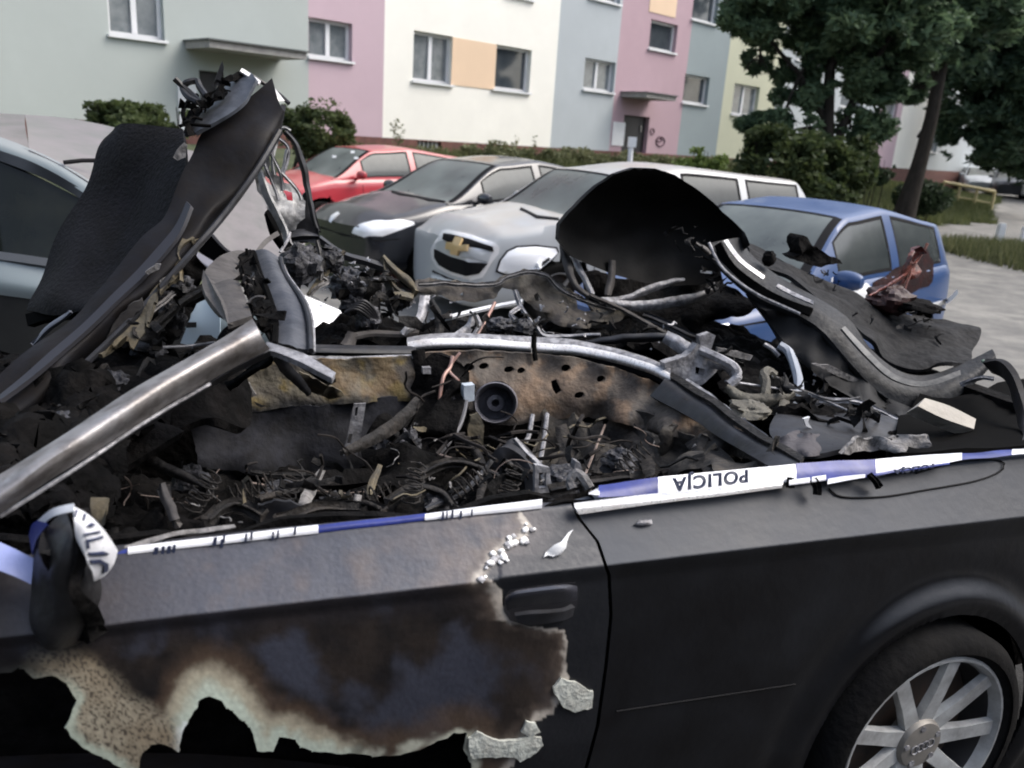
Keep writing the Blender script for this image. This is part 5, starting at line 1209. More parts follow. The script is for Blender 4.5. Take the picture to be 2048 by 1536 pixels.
# -- windscreen frame
ap = [[(-120, 1010, -.0), (0, 948, .02), (102, 884, .06), (239, 794, .13), (342, 735, .19), (444, 676, .25), (506, 637, .29)],
      [(-120, 1040, -.05), (0, 975, -.03), (102, 905, .0), (239, 815, .07), (342, 752, .13), (444, 694, .19), (515, 652, .235)],
      [(-120, 1068, -.06), (0, 1000, -.04), (102, 930, -.01), (239, 842, .06), (342, 778, .12), (444, 718, .18), (526, 676, .225)],
      [(-120, 1096, -.03), (0, 1026, -.01), (102, 958, .02), (239, 872, .09), (342, 808, .15), (444, 749, .21), (541, 698, .25)]]
loft('windscreen_pillar', ap, BARE, BC, .012, 60, 6, crumple=.003, cs=5)
loft('pillar_seal', [[(-120, 1098, -.02), (0, 1029, -.0), (239, 875, .1), (444, 752, .22), (541, 701, .26)], [(-120, 1112, .0), (0, 1042, .02), (239, 886, .12), (444, 763, .24), (545, 712, .28)]], CHS, BC, .015, 40, 2, crumple=.004)
wire('silver_bead', [(0, 1033, -.005), (150, 938, .04), (300, 838, .12), (420, 768, .19)], .0035, ALLOY)
loft('header_cover', [[(405, 566, .60), (412, 540, .68), (428, 520, .78), (450, 505, .88), (478, 498, .95), (502, 502, .95)], [(412, 590, .53), (424, 570, .58), (440, 550, .66), (455, 535, .74), (474, 528, .82), (490, 530, .86)], [(440, 625, .44), (452, 608, .47), (462, 590, .52), (470, 570, .60), (478, 556, .70), (486, 548, .78)]], TAUPE, BC, .012, 26, 6, crumple=.006, cs=8)
loft('header_cover', [[(412, 590, .53), (405, 566, .6), (410, 540, .68)], [(440, 630, .42), (430, 600, .5), (425, 570, .56)], [(455, 648, .35), (448, 625, .40), (440, 600, .46)]], TAUPE, BC, .012, 14, 4, crumple=.004)
loft('header_cover', [[(425, 570, .57), (440, 600, .47), (455, 649, .35)], [(450, 560, .58), (465, 595, .47), (480, 640, .36)], [(476, 556, .60), (488, 590, .50), (503, 632, .37)]], TAUPE, BC, .012, 18, 5, crumple=.004)
debris('header_stuffing', 70, [(500, 570, .62, 22), (520, 630, .45, 20), (490, 530, .8, 18), (530, 660, .38, 14)], SOOT, 5, (.015, .05)); sheet('header_gap', [(470, 510, .9), (505, 503, .88), (530, 560, .66), (560, 640, .45), (545, 690, .33), (510, 640, .45), (485, 580, .62)], SOOT, BC, thick=.03, step=12, crumple=.05)
debris('ash_flakes', 26, [(495, 560, .6, 16), (515, 600, .5, 14)], TAUPE, 6, (.008, .02))
loft('windscreen_header', [[(504, 502, .92), (514, 540, .80), (533, 580, .64), (548, 630, .50), (552, 684, .36)], [(530, 497, .90), (545, 535, .77), (566, 580, .61), (582, 632, .46), (586, 694, .32)], [(556, 512, .90), (568, 548, .78), (598, 596, .6), (614, 640, .47), (620, 700, .33)]], mat('header_slate', (.045, .05, .065), .55, metal=.2, var=[(.03, .034, .044), (.08, .084, .095)], scale=6, bump=.25, bscale=25), BC, .02, 34, 6, crumple=.006)
wire('header_bead', [(561, 516, .87), (570, 548, .76), (604, 598, .58), (618, 640, .45), (622, 702, .31)], .006, CHS); wire('header_bead', [(566, 530, .88), (576, 552, .77), (610, 600, .59), (624, 642, .46), (627, 705, .33)], .0045, ALLOY)
wire('header_bead', [(506, 505, .9), (518, 545, .76), (536, 590, .6), (549, 640, .46), (548, 690, .32)], .008, M_DARK)
loft('header_rail', [[(536, 684, .33), (560, 690, .30), (610, 706, .26), (645, 728, .22), (672, 746, .19)], [(530, 700, .30), (556, 704, .27), (600, 722, .23), (636, 742, .2), (664, 757, .17)]], ALLOY, BC, .012, 24, 3, crumple=.004)
loft('header_rail', [[(540, 698, .34), (570, 704, .3), (610, 724, .27), (650, 752, .22)], [(548, 716, .34), (590, 730, .3), (640, 762, .24), (656, 772, .22)]], M_DARK, BC, .02, 20, 3)
strut('windscreen_stay', [(556, 712, .33), (572, 738, .4), (600, 765, .5), (618, 790, .6)], [26, 24, 22, 10], CHS, .02)
strut('windscreen_stay', [(540, 720, .4), (500, 745, .5), (455, 775, .6)], [18, 14, 22], SOOT, .02)
sheet('ash_patch', [(600, 745, .5), (650, 765, .6), (690, 790, .9), (660, 800, .9), (610, 780, .7)], RUST2, BC, thick=.01, step=8, crumple=.03, rag=4)
# -- raised charred panel
pn = loft('raised_panel', [[(541, 158, 1.22), (470, 215, 1.18), (400, 268, 1.13), (366, 330, 1.08), (330, 430, 1.0), (230, 545, .92), (110, 660, .82), (0, 748, .72), (-120, 830, .62)],
                           [(552, 190, 1.19), (490, 260, 1.13), (430, 330, 1.06), (385, 400, 1.0), (330, 480, .93), (225, 600, .84), (105, 715, .74), (0, 800, .64), (-120, 890, .54)],
                           [(566, 212, 1.17), (530, 290, 1.10), (480, 360, 1.03), (420, 430, .96), (360, 495, .90), (245, 620, .80), (115, 745, .70), (0, 848, .60), (-120, 945, .5)],
                           [(578, 206, 1.22), (553, 275, 1.15), (502, 354, 1.07), (442, 437, 1.0), (380, 505, .94), (262, 640, .84), (125, 770, .74), (0, 885, .63), (-120, 985, .53)]], CHP, BC, .014, 120, 10, crumple=.03, cs=6, label='long charred panel leaning up over the windscreen frame')
wire('panel_edge', [(560, 262, 1.12), (512, 343, 1.04), (450, 428, .97), (388, 500, .90), (270, 632, .81), (130, 765, .71), (0, 880, .60)], .009, CHS)
loft('panel_ridge', [[(372, 400, .99), (335, 470, .93), (230, 585, .84), (115, 695, .74), (0, 785, .64)], [(380, 410, .96), (345, 482, .90), (240, 598, .81), (122, 708, .71), (0, 797, .61)]], mat('ridge_grey', (.02, .02, .026), .6), BC, .01, 50, 2, crumple=.008)
loft('cloth_flap', [[(232, 270, 1.55), (205, 300, 1.55), (165, 395, 1.5), (110, 500, 1.45), (60, 600, 1.4), (50, 632, 1.38)], [(252, 254, 1.5), (250, 320, 1.42), (215, 430, 1.36), (165, 530, 1.3), (120, 600, 1.25), (110, 630, 1.24)], [(300, 250, 1.42), (310, 330, 1.3), (275, 450, 1.22), (215, 560, 1.15), (170, 610, 1.12), (165, 625, 1.12)], [(362, 250, 1.32), (375, 330, 1.15), (335, 450, 1.07), (260, 560, 1.0), (200, 620, .98), (190, 630, .98)]], mat('charred_cloth', (.0095, .0093, .0115), .85, spec=.2, var=[(.014, .0135, .016), (.007, .0065, .0065)], scale=4, bump=.35, bscale=90), BC, .012, 60, 10, crumple=.03, cs=4, label='charred cloth-like flap behind the long panel')
loft('flap_fold', [[(50, 628, 1.36), (100, 616, 1.28), (160, 608, 1.18), (210, 590, 1.05)], [(55, 652, 1.33), (90, 640, 1.27), (150, 632, 1.17), (200, 620, 1.03)]], M_DARK, BC, .02, 20, 2)
strut('pale_streak', [(66, 690, 1.1), (95, 660, 1.08), (140, 625, 1.05)], [4, 14, 10], mat('slate_blue', (.13, .14, .17), .4), .01)
# folded head of the panel
loft('panel_head', [[(372, 275, 1.15), (382, 250, 1.2), (398, 235, 1.22), (420, 215, 1.24), (440, 185, 1.28), (455, 160, 1.3), (480, 142, 1.32)], [(392, 268, 1.12), (420, 240, 1.14), (450, 215, 1.16), (470, 190, 1.2), (490, 165, 1.23), (505, 148, 1.25)], [(398, 268, 1.1), (430, 250, 1.11), (470, 225, 1.13), (500, 200, 1.15), (512, 180, 1.18), (520, 160, 1.2)]], mat('slate_panel', (.09, .105, .13), .5, metal=.3, var=[(.13, .14, .165), (.05, .055, .065)], scale=5, bump=.3, bscale=15), BC, .01, 30, 6, crumple=.02, cs=7)
sheet('torn_edge', rough_loop([(366, 268, 1.12), (372, 240, 1.14), (395, 215, 1.16), (425, 195, 1.18), (440, 165, 1.22), (470, 140, 1.24), (500, 150, 1.25), (480, 155, 1.22), (455, 175, 1.2), (462, 188, 1.16), (440, 200, 1.15), (405, 218, 1.13), (388, 240, 1.12), (380, 270, 1.1)], 3, 8, 2), SOOT, BC, thick=.03, step=8, crumple=.05, cs=14)
debris('charred_debris', 40, [(400, 215, 1.12, 18), (430, 190, 1.14, 16), (385, 245, 1.1, 12), (450, 165, 1.2, 12)], SOOT, 9, (.02, .05))
sheet('spike', [(444, 121), (448, 135), (444, 160), (430, 175), (424, 170), (434, 150)], CHS, BC, v=1.2, thick=.01, step=0, rag=1)
wire('torn_loop', [(349, 157, 1.2), (365, 172, 1.2), (385, 190, 1.18), (400, 205, 1.15)], .008, CHS)
wire('torn_loop', [(396, 205, 1.15), (378, 195, 1.17), (366, 178, 1.2), (375, 165, 1.2), (393, 162, 1.2), (400, 175, 1.18), (412, 192, 1.15)], .009, CHS)
wire('torn_loop', [(372, 250, 1.15), (366, 225, 1.16), (375, 205, 1.18), (395, 190, 1.2)], .006, SOOT)
loft('bright_edge', [[(484, 136, 1.25), (500, 146, 1.24), (522, 162, 1.22)], [(480, 142, 1.24), (497, 153, 1.23), (518, 168, 1.21)]], TRIM, BC, .006, 12, 2)
wire('edge_wire', [(505, 152, 1.26), (540, 175, 1.26), (560, 190, 1.25), (578, 207, 1.23)], .006, CHS)
sheet('white_chip', [(545, 170, 1.24), (570, 202, 1.23), (558, 202, 1.22), (548, 190, 1.22)], TRIM, BC, thick=.008, step=0)
sheet('ash_patch', [(352, 300), (368, 285), (376, 290), (370, 315), (356, 322), (348, 315)], ASH, BC, v=1.04, thick=.015, step=7, rag=3)
# torn lower edge with peeling ash
loft('torn_lower_edge', [[(392, 482, .93), (345, 520, .88), (315, 560, .85), (300, 600, .83), (255, 640, .8), (215, 680, .78)], [(386, 500, .9), (350, 540, .86), (320, 580, .83), (300, 620, .81), (250, 670, .77), (205, 695, .75)]], RUST2, BC, .012, 40, 5, crumple=.03, cs=14, jag=.05)
for i, (ol) in enumerate(([(222, 650), (260, 610), (285, 595), (290, 610), (262, 640), (265, 655), (235, 678), (215, 678)], [(290, 545), (310, 525), (322, 527), (318, 540), (298, 548)], [(318, 560), (335, 552), (338, 562), (322, 570)])):
    sheet('ash_patch', ol, ASH if i else TAUPE, BC, v=.80+.03*i, thick=.012, step=6, rag=4, crumple=.01)
loft('cross_member', [[(225, 690, .9), (300, 640, .95), (380, 580, 1.0), (420, 545, 1.02)], [(240, 710, .86), (310, 665, .92), (390, 605, .98), (425, 570, 1.0)]], SOOT, BC, .03, 24, 4, crumple=.03)
debris('charred_debris', 70, [(300, 660, .80, 40), (340, 620, .85, 30), (250, 740, .70, 50), (150, 820, .55, 50), (60, 900, .4, 50)], CH, 11, (.015, .045))
sheet('engine_bay_scrap', [(392, 486, 1.1), (412, 540, 1.05), (402, 575, 1.02), (395, 600, 1.0), (372, 640, .98), (352, 690, .9), (360, 712, .85), (440, 690, .9), (470, 690, .85), (330, 760, .6), (150, 880, .35), (0, 960, .2), (-60, 960, .25), (0, 880, .62), (120, 770, .76), (215, 690, .86), (300, 590, .96), (350, 530, 1.02)], SOOT, BC, thick=.02, step=10, crumple=.09, cs=8, rag=4)
for i, (x, y, v, rx, ry) in enumerate(((345, 640, .92, 26, 34), (300, 700, .86, 34, 26), (365, 575, .98, 26, 20), (230, 770, .7, 40, 24), (120, 850, .5, 44, 22), (330, 600, .95, 18, 18))): lump('melted_lump', x, y, v, rx, ry, CH2, 120+i, .45)
strut('torn_brace', [(310, 655, .8), (360, 610, .86), (410, 575, .92), (435, 550, .96)], [10, 14, 12, 8], CH, .02); strut('torn_brace', [(300, 625, .82), (330, 600, .85), (350, 585, .88)], [3, 6, 3], ASH, .008)
wire('bare_cable', [(320, 695, .84), (380, 692, .9), (430, 685, .88)], .004, ALLOY)
loft('dashboard_remains', [[(180, 760, .75), (300, 720, .8), (420, 690, .85), (520, 690, .9)], [(200, 850, .6), (330, 800, .65), (440, 760, .75), (520, 740, .85)], [(200, 960, .4), (330, 900, .5), (430, 850, .6), (520, 800, .8)]], SOOT, BC, .02, 40, 10, crumple=.09, cs=7)
# -- melted plastic web and its dark frame
MELT = mat('melted_plastic', (.30, .30, .29), .45, coat=.1, var=[(.13, .13, .13), (.48, .48, .48)], scale=9, bump=.4)
loft('melted_plastic', [[(505, 318, 1.45), (512, 345, 1.42), (528, 395, 1.40), (548, 440, 1.38), (566, 470, 1.36), (570, 488, 1.35)], [(515, 330, 1.42), (530, 370, 1.38), (550, 415, 1.36), (568, 445, 1.34), (576, 470, 1.34), (574, 488, 1.34)]], MELT, BC, .008, 30, 4, crumple=.012, cs=12)
sheet('melted_plastic', [(505, 322), (514, 300), (530, 285), (538, 300), (540, 340), (556, 356), (580, 372), (600, 392), (608, 404), (604, 430), (590, 455), (578, 484), (570, 486), (562, 462), (548, 440), (530, 415), (516, 380)], MELT, BC, v=1.42, thick=.006, step=7, crumple=.05, cs=12, rag=3, holes=[[(520, 318), (530, 306), (533, 330), (528, 345)], [(526, 362), (536, 352), (548, 372), (556, 398), (540, 392)], [(566, 376), (582, 388), (588, 404), (572, 398)]])
for i, pts in enumerate(([(535, 285, 1.4), (545, 315, 1.4), (560, 345, 1.4), (566, 380, 1.4)], [(560, 262, 1.42), (552, 290, 1.42), (545, 320, 1.4), (549, 350, 1.4)], [(574, 300, 1.42), (568, 330, 1.42), (562, 350, 1.4)], [(520, 300, 1.42), (530, 330, 1.4), (548, 372, 1.4), (556, 400, 1.38)], [(563, 345, 1.4), (582, 365, 1.4), (598, 385, 1.4), (602, 400, 1.4)], [(515, 318, 1.4), (528, 300, 1.42), (545, 270, 1.42), (566, 255, 1.42), (580, 262, 1.42)], [(535, 285, 1.42), (550, 275, 1.42), (572, 290, 1.42), (576, 315, 1.42), (564, 350, 1.4)])):
    strut('melted_strand', pts, [8, 6, 7, 9][:len(pts)] if len(pts) < 5 else 6, MELT if i % 3 else ALLOY, .008)
strut('window_frame_remains', [(572, 262, 1.46), (592, 290, 1.46), (606, 330, 1.46), (614, 370, 1.46), (622, 410, 1.44), (634, 462, 1.42)], [8, 10, 16, 14, 10, 10], CHS, .015)
sheet('charred_flap', [(596, 402), (616, 380), (628, 425), (642, 464), (604, 462), (574, 456), (588, 430)], CHS, BC, v=1.46, thick=.01, step=9, crumple=.02, rag=2)
loft('charred_flap', [[(536, 418, 1.36), (550, 440, 1.34), (564, 470, 1.33)], [(532, 425, 1.34), (545, 452, 1.32), (568, 490, 1.31)], [(528, 428, 1.36), (540, 470, 1.33), (560, 500, 1.32)]], M_DARK, BC, .01, 16, 3)
loft('hose_fitting', [[(580, 462, 1.4), (605, 458, 1.4), (635, 466, 1.4)], [(582, 474, 1.36), (606, 470, 1.36), (638, 472, 1.36)], [(588, 486, 1.4), (612, 486, 1.4), (640, 478, 1.4)]], CHS, BC, .03, 16, 3)
wire('bare_cable', [(560, 505, 1.3), (575, 480, 1.33), (580, 465, 1.35)], .005, ALLOY); loft('bare_hoop', [[(512, 500, 1.0), (530, 478, 1.05), (555, 462, 1.1)], [(520, 504, 1.0), (538, 484, 1.05), (560, 470, 1.1)]], TAUPE, BC, .01, 12, 2)
# -- remains behind the cabin: motor lumps, crumpled frames
for i, (a, b_, v, rx, ry) in enumerate(((600, 530, 1.3, 42, 38), (655, 520, 1.45, 30, 26), (700, 570, 1.5, 40, 30), (740, 580, 1.55, 28, 24), (735, 635, 1.42, 26, 26), (660, 630, 1.36, 14, 14), (705, 610, 1.45, 24, 20), (640, 575, 1.5, 34, 26), (800, 600, 1.55, 26, 18), (590, 580, 1.2, 22, 26), (1000, 650, 1.32, 26, 14), (1045, 655, 1.3, 20, 16))): lump('melted_lump', a, b_, v, rx, ry, CH2, i) if not (b_ > 560 and a < 680) else None
for i in range(5): wire('motor_winding', [(690+i*4, 625-i*3, 1.38), (712+i*4, 618-i*4, 1.37), (738+i*3, 635-i*3, 1.38), (748+i*2, 655-i*2, 1.4)], .006, CHS)
debris('charred_debris', 420, [(610, 520, 1.4, 34), (720, 575, 1.5, 36), (760, 610, 1.5, 36), (760, 560, 1.5, 30), (850, 650, 1.4, 40), (950, 655, 1.4, 40), (1050, 660, 1.35, 40), (1200, 650, 1.4, 40), (1300, 680, 1.3, 40), (1450, 740, 1.0, 50), (1600, 790, .7, 50), (1700, 850, .5, 50)], CH, 21, (.02, .08)); debris('ash_flakes', 150, [(700, 560, 1.45, 70), (900, 640, 1.38, 90), (1100, 650, 1.3, 80), (1350, 690, 1.1, 80), (1600, 790, .65, 90)], ALLOY, 22, (.005, .02), tubes=.2)
strut('charred_pole', [(634, 480, 1.35), (642, 520, 1.34), (640, 560, 1.33)], 6, ASH, .01)
strut('rusty_strip', [(690, 502, 1.5), (665, 530, 1.45), (640, 560, 1.4), (618, 588, 1.35)], [6, 8, 14, 6], RUST2, .01); strut('rusty_strip', [(635, 550, 1.38), (655, 562, 1.38), (638, 572, 1.36), (620, 590, 1.35)], [8, 5, 6, 4], ASH, .01)
loft('rusty_frame', [[(640, 470, 1.6), (690, 500, 1.6), (740, 515, 1.6), (770, 525, 1.6)], [(640, 476, 1.58), (690, 506, 1.58), (740, 522, 1.58), (768, 532, 1.58)]], CHS, BC, .02, 20, 3, crumple=.01)
strut('rusty_frame', [(764, 512, 1.6), (785, 535, 1.58), (815, 562, 1.56), (832, 580, 1.55)], [10, 14, 18, 10], RUST2, .015)
strut('rusty_frame', [(765, 515, 1.6), (772, 545, 1.58), (790, 575, 1.56), (820, 592, 1.52), (832, 580, 1.5)], [7, 8, 10, 8, 6], RUST2, .015)
loft('rusty_frame', [[(750, 605, 1.5), (770, 590, 1.5), (800, 585, 1.5), (830, 590, 1.5)], [(755, 600, 1.46), (775, 597, 1.46), (800, 594, 1.46), (828, 600, 1.46)]], RUST2, BC, .012, 20, 3, crumple=.01)
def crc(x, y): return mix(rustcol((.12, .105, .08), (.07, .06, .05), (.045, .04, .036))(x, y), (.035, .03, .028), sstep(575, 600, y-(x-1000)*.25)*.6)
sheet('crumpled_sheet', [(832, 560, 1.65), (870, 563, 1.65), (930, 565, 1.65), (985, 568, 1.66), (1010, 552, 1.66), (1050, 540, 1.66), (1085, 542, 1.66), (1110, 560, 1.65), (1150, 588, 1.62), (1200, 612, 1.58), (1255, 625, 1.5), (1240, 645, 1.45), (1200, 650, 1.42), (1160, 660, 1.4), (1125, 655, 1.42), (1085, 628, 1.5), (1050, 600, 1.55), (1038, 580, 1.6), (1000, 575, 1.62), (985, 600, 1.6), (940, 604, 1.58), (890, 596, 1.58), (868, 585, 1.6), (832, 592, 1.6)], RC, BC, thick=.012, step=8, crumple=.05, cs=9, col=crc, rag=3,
      holes=[[(918, 590), (932, 585), (930, 594)], [(1064, 592), (1076, 585), (1084, 600), (1070, 604)], [(1150, 600), (1175, 610), (1190, 622), (1170, 625), (1152, 615)]])
strut('crumpled_edge', [(838, 570, 1.6), (880, 566, 1.6), (930, 570, 1.6), (990, 568, 1.6), (1020, 552, 1.6), (1060, 544, 1.6), (1095, 552, 1.6), (1120, 578, 1.58), (1165, 600, 1.55), (1230, 622, 1.5)], 5, ASH, .012)
wire('bent_tube', [(1030, 556, 1.7), (1050, 548, 1.72), (1075, 543, 1.72)], .012, CHS)
strut('blotchy_strap', [(850, 590, 1.5), (846, 615, 1.45), (838, 640, 1.4), (820, 655, 1.36), (805, 668, 1.34)], [22, 20, 18, 16, 14], ALLOY, .012)
strut('blotchy_strap', [(862, 600, 1.46), (876, 630, 1.4), (880, 660, 1.34), (872, 675, 1.3)], [12, 16, 16, 12], CH, .02)
loft('bent_sheet', [[(690, 668, 1.36), (740, 660, 1.38), (800, 662, 1.38), (840, 655, 1.4)], [(692, 680, 1.32), (740, 668, 1.34), (800, 668, 1.34), (838, 663, 1.36)]], TAUPE, BC, .01, 20, 3, crumple=.006); strut('bent_sheet', [(705, 665, 1.34), (700, 680, 1.33), (695, 692, 1.32)], [22, 26, 30], TAUPE, .01)
loft('silver_rod', [[(905, 628, 1.45), (970, 612, 1.5), (1045, 598, 1.55)], [(905, 634, 1.43), (970, 618, 1.48), (1045, 603, 1.53)]], M_WHITE, BC, .01, 12, 2)
strut('silver_rod', [(862, 640, 1.42), (905, 631, 1.45)], 8, ALLOY, .01)
strut('grey_bracket', [(895, 690, 1.3), (925, 668, 1.32), (940, 650, 1.34), (945, 632, 1.35)], [14, 24, 16, 12], ALLOY, .01); strut('grey_bracket', [(952, 630, 1.36), (958, 650, 1.34), (948, 668, 1.32)], [8, 10, 8], ALLOY, .01)
wire('copper_rod', [(990, 605, 1.42), (972, 640, 1.38), (955, 670, 1.33)], .007, COPPER)
strut('forked_strip', [(1028, 580, 1.5), (1045, 620, 1.45), (1070, 650, 1.38), (1090, 672, 1.33), (1150, 672, 1.3), (1200, 670, 1.25)], [5, 6, 8, 10, 10, 8], ALLOY, .012)
strut('forked_strip', [(1030, 640, 1.38), (1022, 628, 1.4), (1042, 612, 1.42)], 4, ALLOY, .01)
# -- folding-roof mechanism
strut('roof_strut', [(1125, 490, 1.62), (1135, 530, 1.58), (1150, 570, 1.54), (1180, 595, 1.5)], [14, 18, 14, 10], TAUPE, .02); strut('roof_strut', [(1140, 500, 1.66), (1160, 540, 1.6), (1185, 590, 1.52)], [10, 12, 10], ALLOY, .015); strut('roof_strut', [(1225, 520, 1.6), (1222, 560, 1.56), (1215, 590, 1.52)], [14, 16, 14], TAUPE, .02)
strut('roof_strut', [(1180, 590, 1.5), (1250, 622, 1.4), (1320, 660, 1.25), (1380, 690, 1.1)], 9, TAUPE, .015); strut('roof_strut', [(1285, 630, 1.35), (1340, 652, 1.25), (1400, 680, 1.1)], 8, CHS, .02)
strut('roof_tube', [(1200, 602, 1.5), (1250, 598, 1.5), (1300, 578, 1.52), (1350, 563, 1.54), (1395, 560, 1.54)], [14, 14, 15, 13, 10], ALLOY, .02); strut('roof_tube', [(1215, 606, 1.46), (1280, 612, 1.46), (1350, 603, 1.46), (1400, 592, 1.48), (1432, 572, 1.5), (1420, 562, 1.52)], [16, 20, 20, 16, 12, 8], ALLOY, .02)
strut('roof_link', [(1090, 690, 1.2), (1150, 692, 1.15), (1210, 682, 1.1), (1280, 675, 1.05), (1345, 675, 1.0)], [8, 10, 16, 18, 16], CHS, .02)
strut('roof_link', [(1330, 672, 1.0), (1375, 700, .92), (1410, 720, .86), (1450, 735, .8), (1470, 752, .76)], [26, 30, 28, 16, 12], ALLOY, .02)
wire('roof_hook', [(1400, 700, .86), (1440, 718, .8), (1468, 735, .76), (1474, 755, .74), (1458, 770, .74)], .016, ALLOY)
sheet('roof_hinge', [(1330, 725), (1375, 715), (1400, 690), (1440, 712), (1430, 745), (1400, 768), (1350, 775), (1335, 750)], ALLOY, BC, v=.84, thick=.03, step=9, crumple=.02, rag=3, holes=[[(1395, 735), (1410, 738), (1405, 752), (1392, 750)]])
strut('roof_link', [(1365, 768, .76), (1410, 800, .66), (1450, 828, .56), (1480, 852, .48)], [30, 34, 30, 22], ALLOY, .02)
strut('roof_link', [(1350, 778, .8), (1390, 790, .72), (1440, 850, .55), (1530, 900, .3)], [12, 16, 14, 8], ALLOY, .02); strut('roof_link', [(1480, 838, .5), (1530, 880, .35), (1570, 910, .22)], 7, ALLOY, .015)
sheet('pale_bracket', [(1398, 672), (1420, 665), (1432, 672), (1425, 690), (1420, 705), (1402, 700)], ALLOY, BC, v=.95, thick=.02, step=7, rag=2)
wire('pale_hose', [(1558, 690, .95), (1578, 705, .92), (1592, 740, .85), (1598, 780, .78), (1590, 820, .7)], .016, mat('hose_pale', (.34, .37, .42), .55, bump=.2)); wire('pale_hose', [(1528, 688, .98), (1545, 698, .96), (1558, 712, .94)], .008, ALLOY)
OL = mat('olive_hook', (.15, .14, .11), .75, var=(.07, .065, .055), scale=12, bump=.5)
wire('bent_hook', [(1530, 795, .72), (1532, 770, .75), (1528, 750, .78), (1536, 742, .8), (1548, 750, .8)], .016, OL); strut('bent_hook', [(1452, 770, .74), (1480, 795, .7), (1520, 802, .68), (1560, 798, .68), (1590, 785, .7)], [18, 26, 30, 22, 12], OL, .03)
strut('bent_hook', [(1570, 800, .68), (1562, 830, .6), (1556, 855, .54)], [20, 16, 22], OL, .03)
lump('melted_lump', 1500, 820, .6, 34, 16, OL, 41)
wire('bare_cable', [(1545, 750, .8), (1600, 778, .75), (1660, 800, .66), (1690, 800, .62), (1720, 795, .6)], .004, ASH); wire('bare_cable', [(1450, 762, .78), (1540, 775, .76), (1620, 790, .72), (1760, 850, .5)], .004, ALLOY)
# boot space tray
loft('boot_tray', [[(1600, 785, .85), (1700, 805, .72), (1790, 845, .55), (1862, 880, .4)], [(1570, 820, .65), (1680, 835, .55), (1770, 865, .42), (1850, 895, .3)], [(1545, 868, .45), (1660, 872, .38), (1750, 890, .3), (1830, 905, .2)], [(1590, 905, .22), (1680, 900, .2), (1760, 902, .18), (1830, 908, .15)]], CHS, BC, .012, 34, 8, crumple=.03, cs=6)
strut('tray_lip', [(1640, 800, .74), (1720, 805, .68), (1790, 838, .55), (1830, 862, .45), (1855, 875, .38)], [6, 8, 9, 10, 14], ALLOY, .012)
sheet('ash_patch', [(1680, 905, .12), (1690, 885, .15), (1720, 872, .18), (1745, 880, .18), (1800, 876, .15), (1860, 870, .12), (1870, 895, .08), (1800, 905, .08)], ASH, BC, thick=.01, step=8, crumple=.03, rag=5)
sheet('tray_patch', [(1560, 880, .36), (1600, 862, .4), (1650, 872, .38), (1680, 900, .25), (1620, 912, .14), (1580, 912, .16)], mat('charred_plum', (.055, .05, .055), .8, bump=.4), BC, thick=.01, step=9, crumple=.02, rag=3)
sheet('white_chip', [(1608, 838), (1620, 834), (1616, 844), (1625, 858), (1612, 852)], M_WHITE, BC, v=.42, thick=.008, step=0)
sheet('pale_strip', [(1435, 695), (1470, 700), (1506, 712), (1500, 722), (1455, 712), (1435, 706)], ASH, BC, v=.98, thick=.01, step=7, rag=3)
sheet('pale_strip', [(1626, 728), (1660, 730), (1700, 750), (1728, 765), (1700, 762), (1650, 742)], ASH, BC, v=.82, thick=.01, step=7, rag=2)
# -- boot lid turned up: the big dark dome
DM = mat('dome_black', (.004, .004, .004), .7, spec=.25, var=[(.008, .007, .006), (.003, .003, .003)], scale=4, bump=.25, bscale=9)
dl = [(1118, 480), (1122, 450), (1138, 425), (1165, 400), (1195, 372), (1230, 348), (1270, 336), (1310, 337), (1350, 350), (1390, 375), (1430, 408), (1465, 440), (1488, 465), (1500, 490), (1470, 510), (1440, 530), (1445, 560), (1400, 570), (1350, 572), (1290, 566), (1230, 550), (1180, 530), (1140, 512)]
V = []; vo, F_, _ = cdt([p for p in sum(([a, ((a[0]+b[0])/2, (a[1]+b[1])/2)] for a, b in zip(dl, dl[1:]+dl[:1])), [])], (), 12)
cxx, cyy = 1300, 470; O = []; Bk = []
for p in vo:
    r2 = min(1, ((p.x-cxx)/195)**2+((p.y-cyy)/128)**2); v0 = 1.62-.00022*(p.x-1300)+.28*math.sqrt(max(0, 1-r2))-.25
    q = P(p.x, p.y, v0)+VD*.02*noise.noise(Vector((p.x*.02, p.y*.02, 1))); O.append(q); Bk.append(q+VD*.03)
nO = len(O); FF = []
for f in F_:
    a, b_, c = (O[i] for i in f)
    if (b_-a).cross(c-a).dot(CO-a) < 0: f = f[::-1]
    FF.append(f)
cnt = {(f[k], f[(k+1) % 3]) for f in FF for k in range(3)}
mesh('boot_lid', O+Bk, FF+[tuple(i+nO for i in f[::-1]) for f in FF]+[(b_, a, a+nO, b_+nO) for a, b_ in cnt if (b_, a) not in cnt], DM, BC, True, label='dark dome-shaped burnt lid standing on edge', sharp=50)
debris('charred_debris', 60, [(1400, 500, 1.35, 45), (1430, 560, 1.3, 35), (1370, 470, 1.4, 30)], CH, 31, (.01, .04)); sheet('pale_strip', [(1402, 541), (1425, 543), (1424, 548), (1403, 546)], M_WHITE, BC, v=1.3, thick=.006, step=0)
strut('lid_hinge', [(1392, 485, 1.32), (1410, 498, 1.3), (1420, 510, 1.3)], [8, 12, 10], TAUPE, .015)
sheet('under_lid_sheet', [(1160, 538, 1.85), (1300, 564, 1.85), (1440, 558, 1.75), (1485, 585, 1.6), (1525, 612, 1.5), (1470, 632, 1.5), (1418, 648, 1.55), (1424, 672, 1.45), (1300, 668, 1.6), (1220, 648, 1.7), (1172, 606, 1.8)], SOOT, BC, thick=.02, step=12, crumple=.07, cs=7, rag=4)  # black sheet filling the gap under the upturned lid
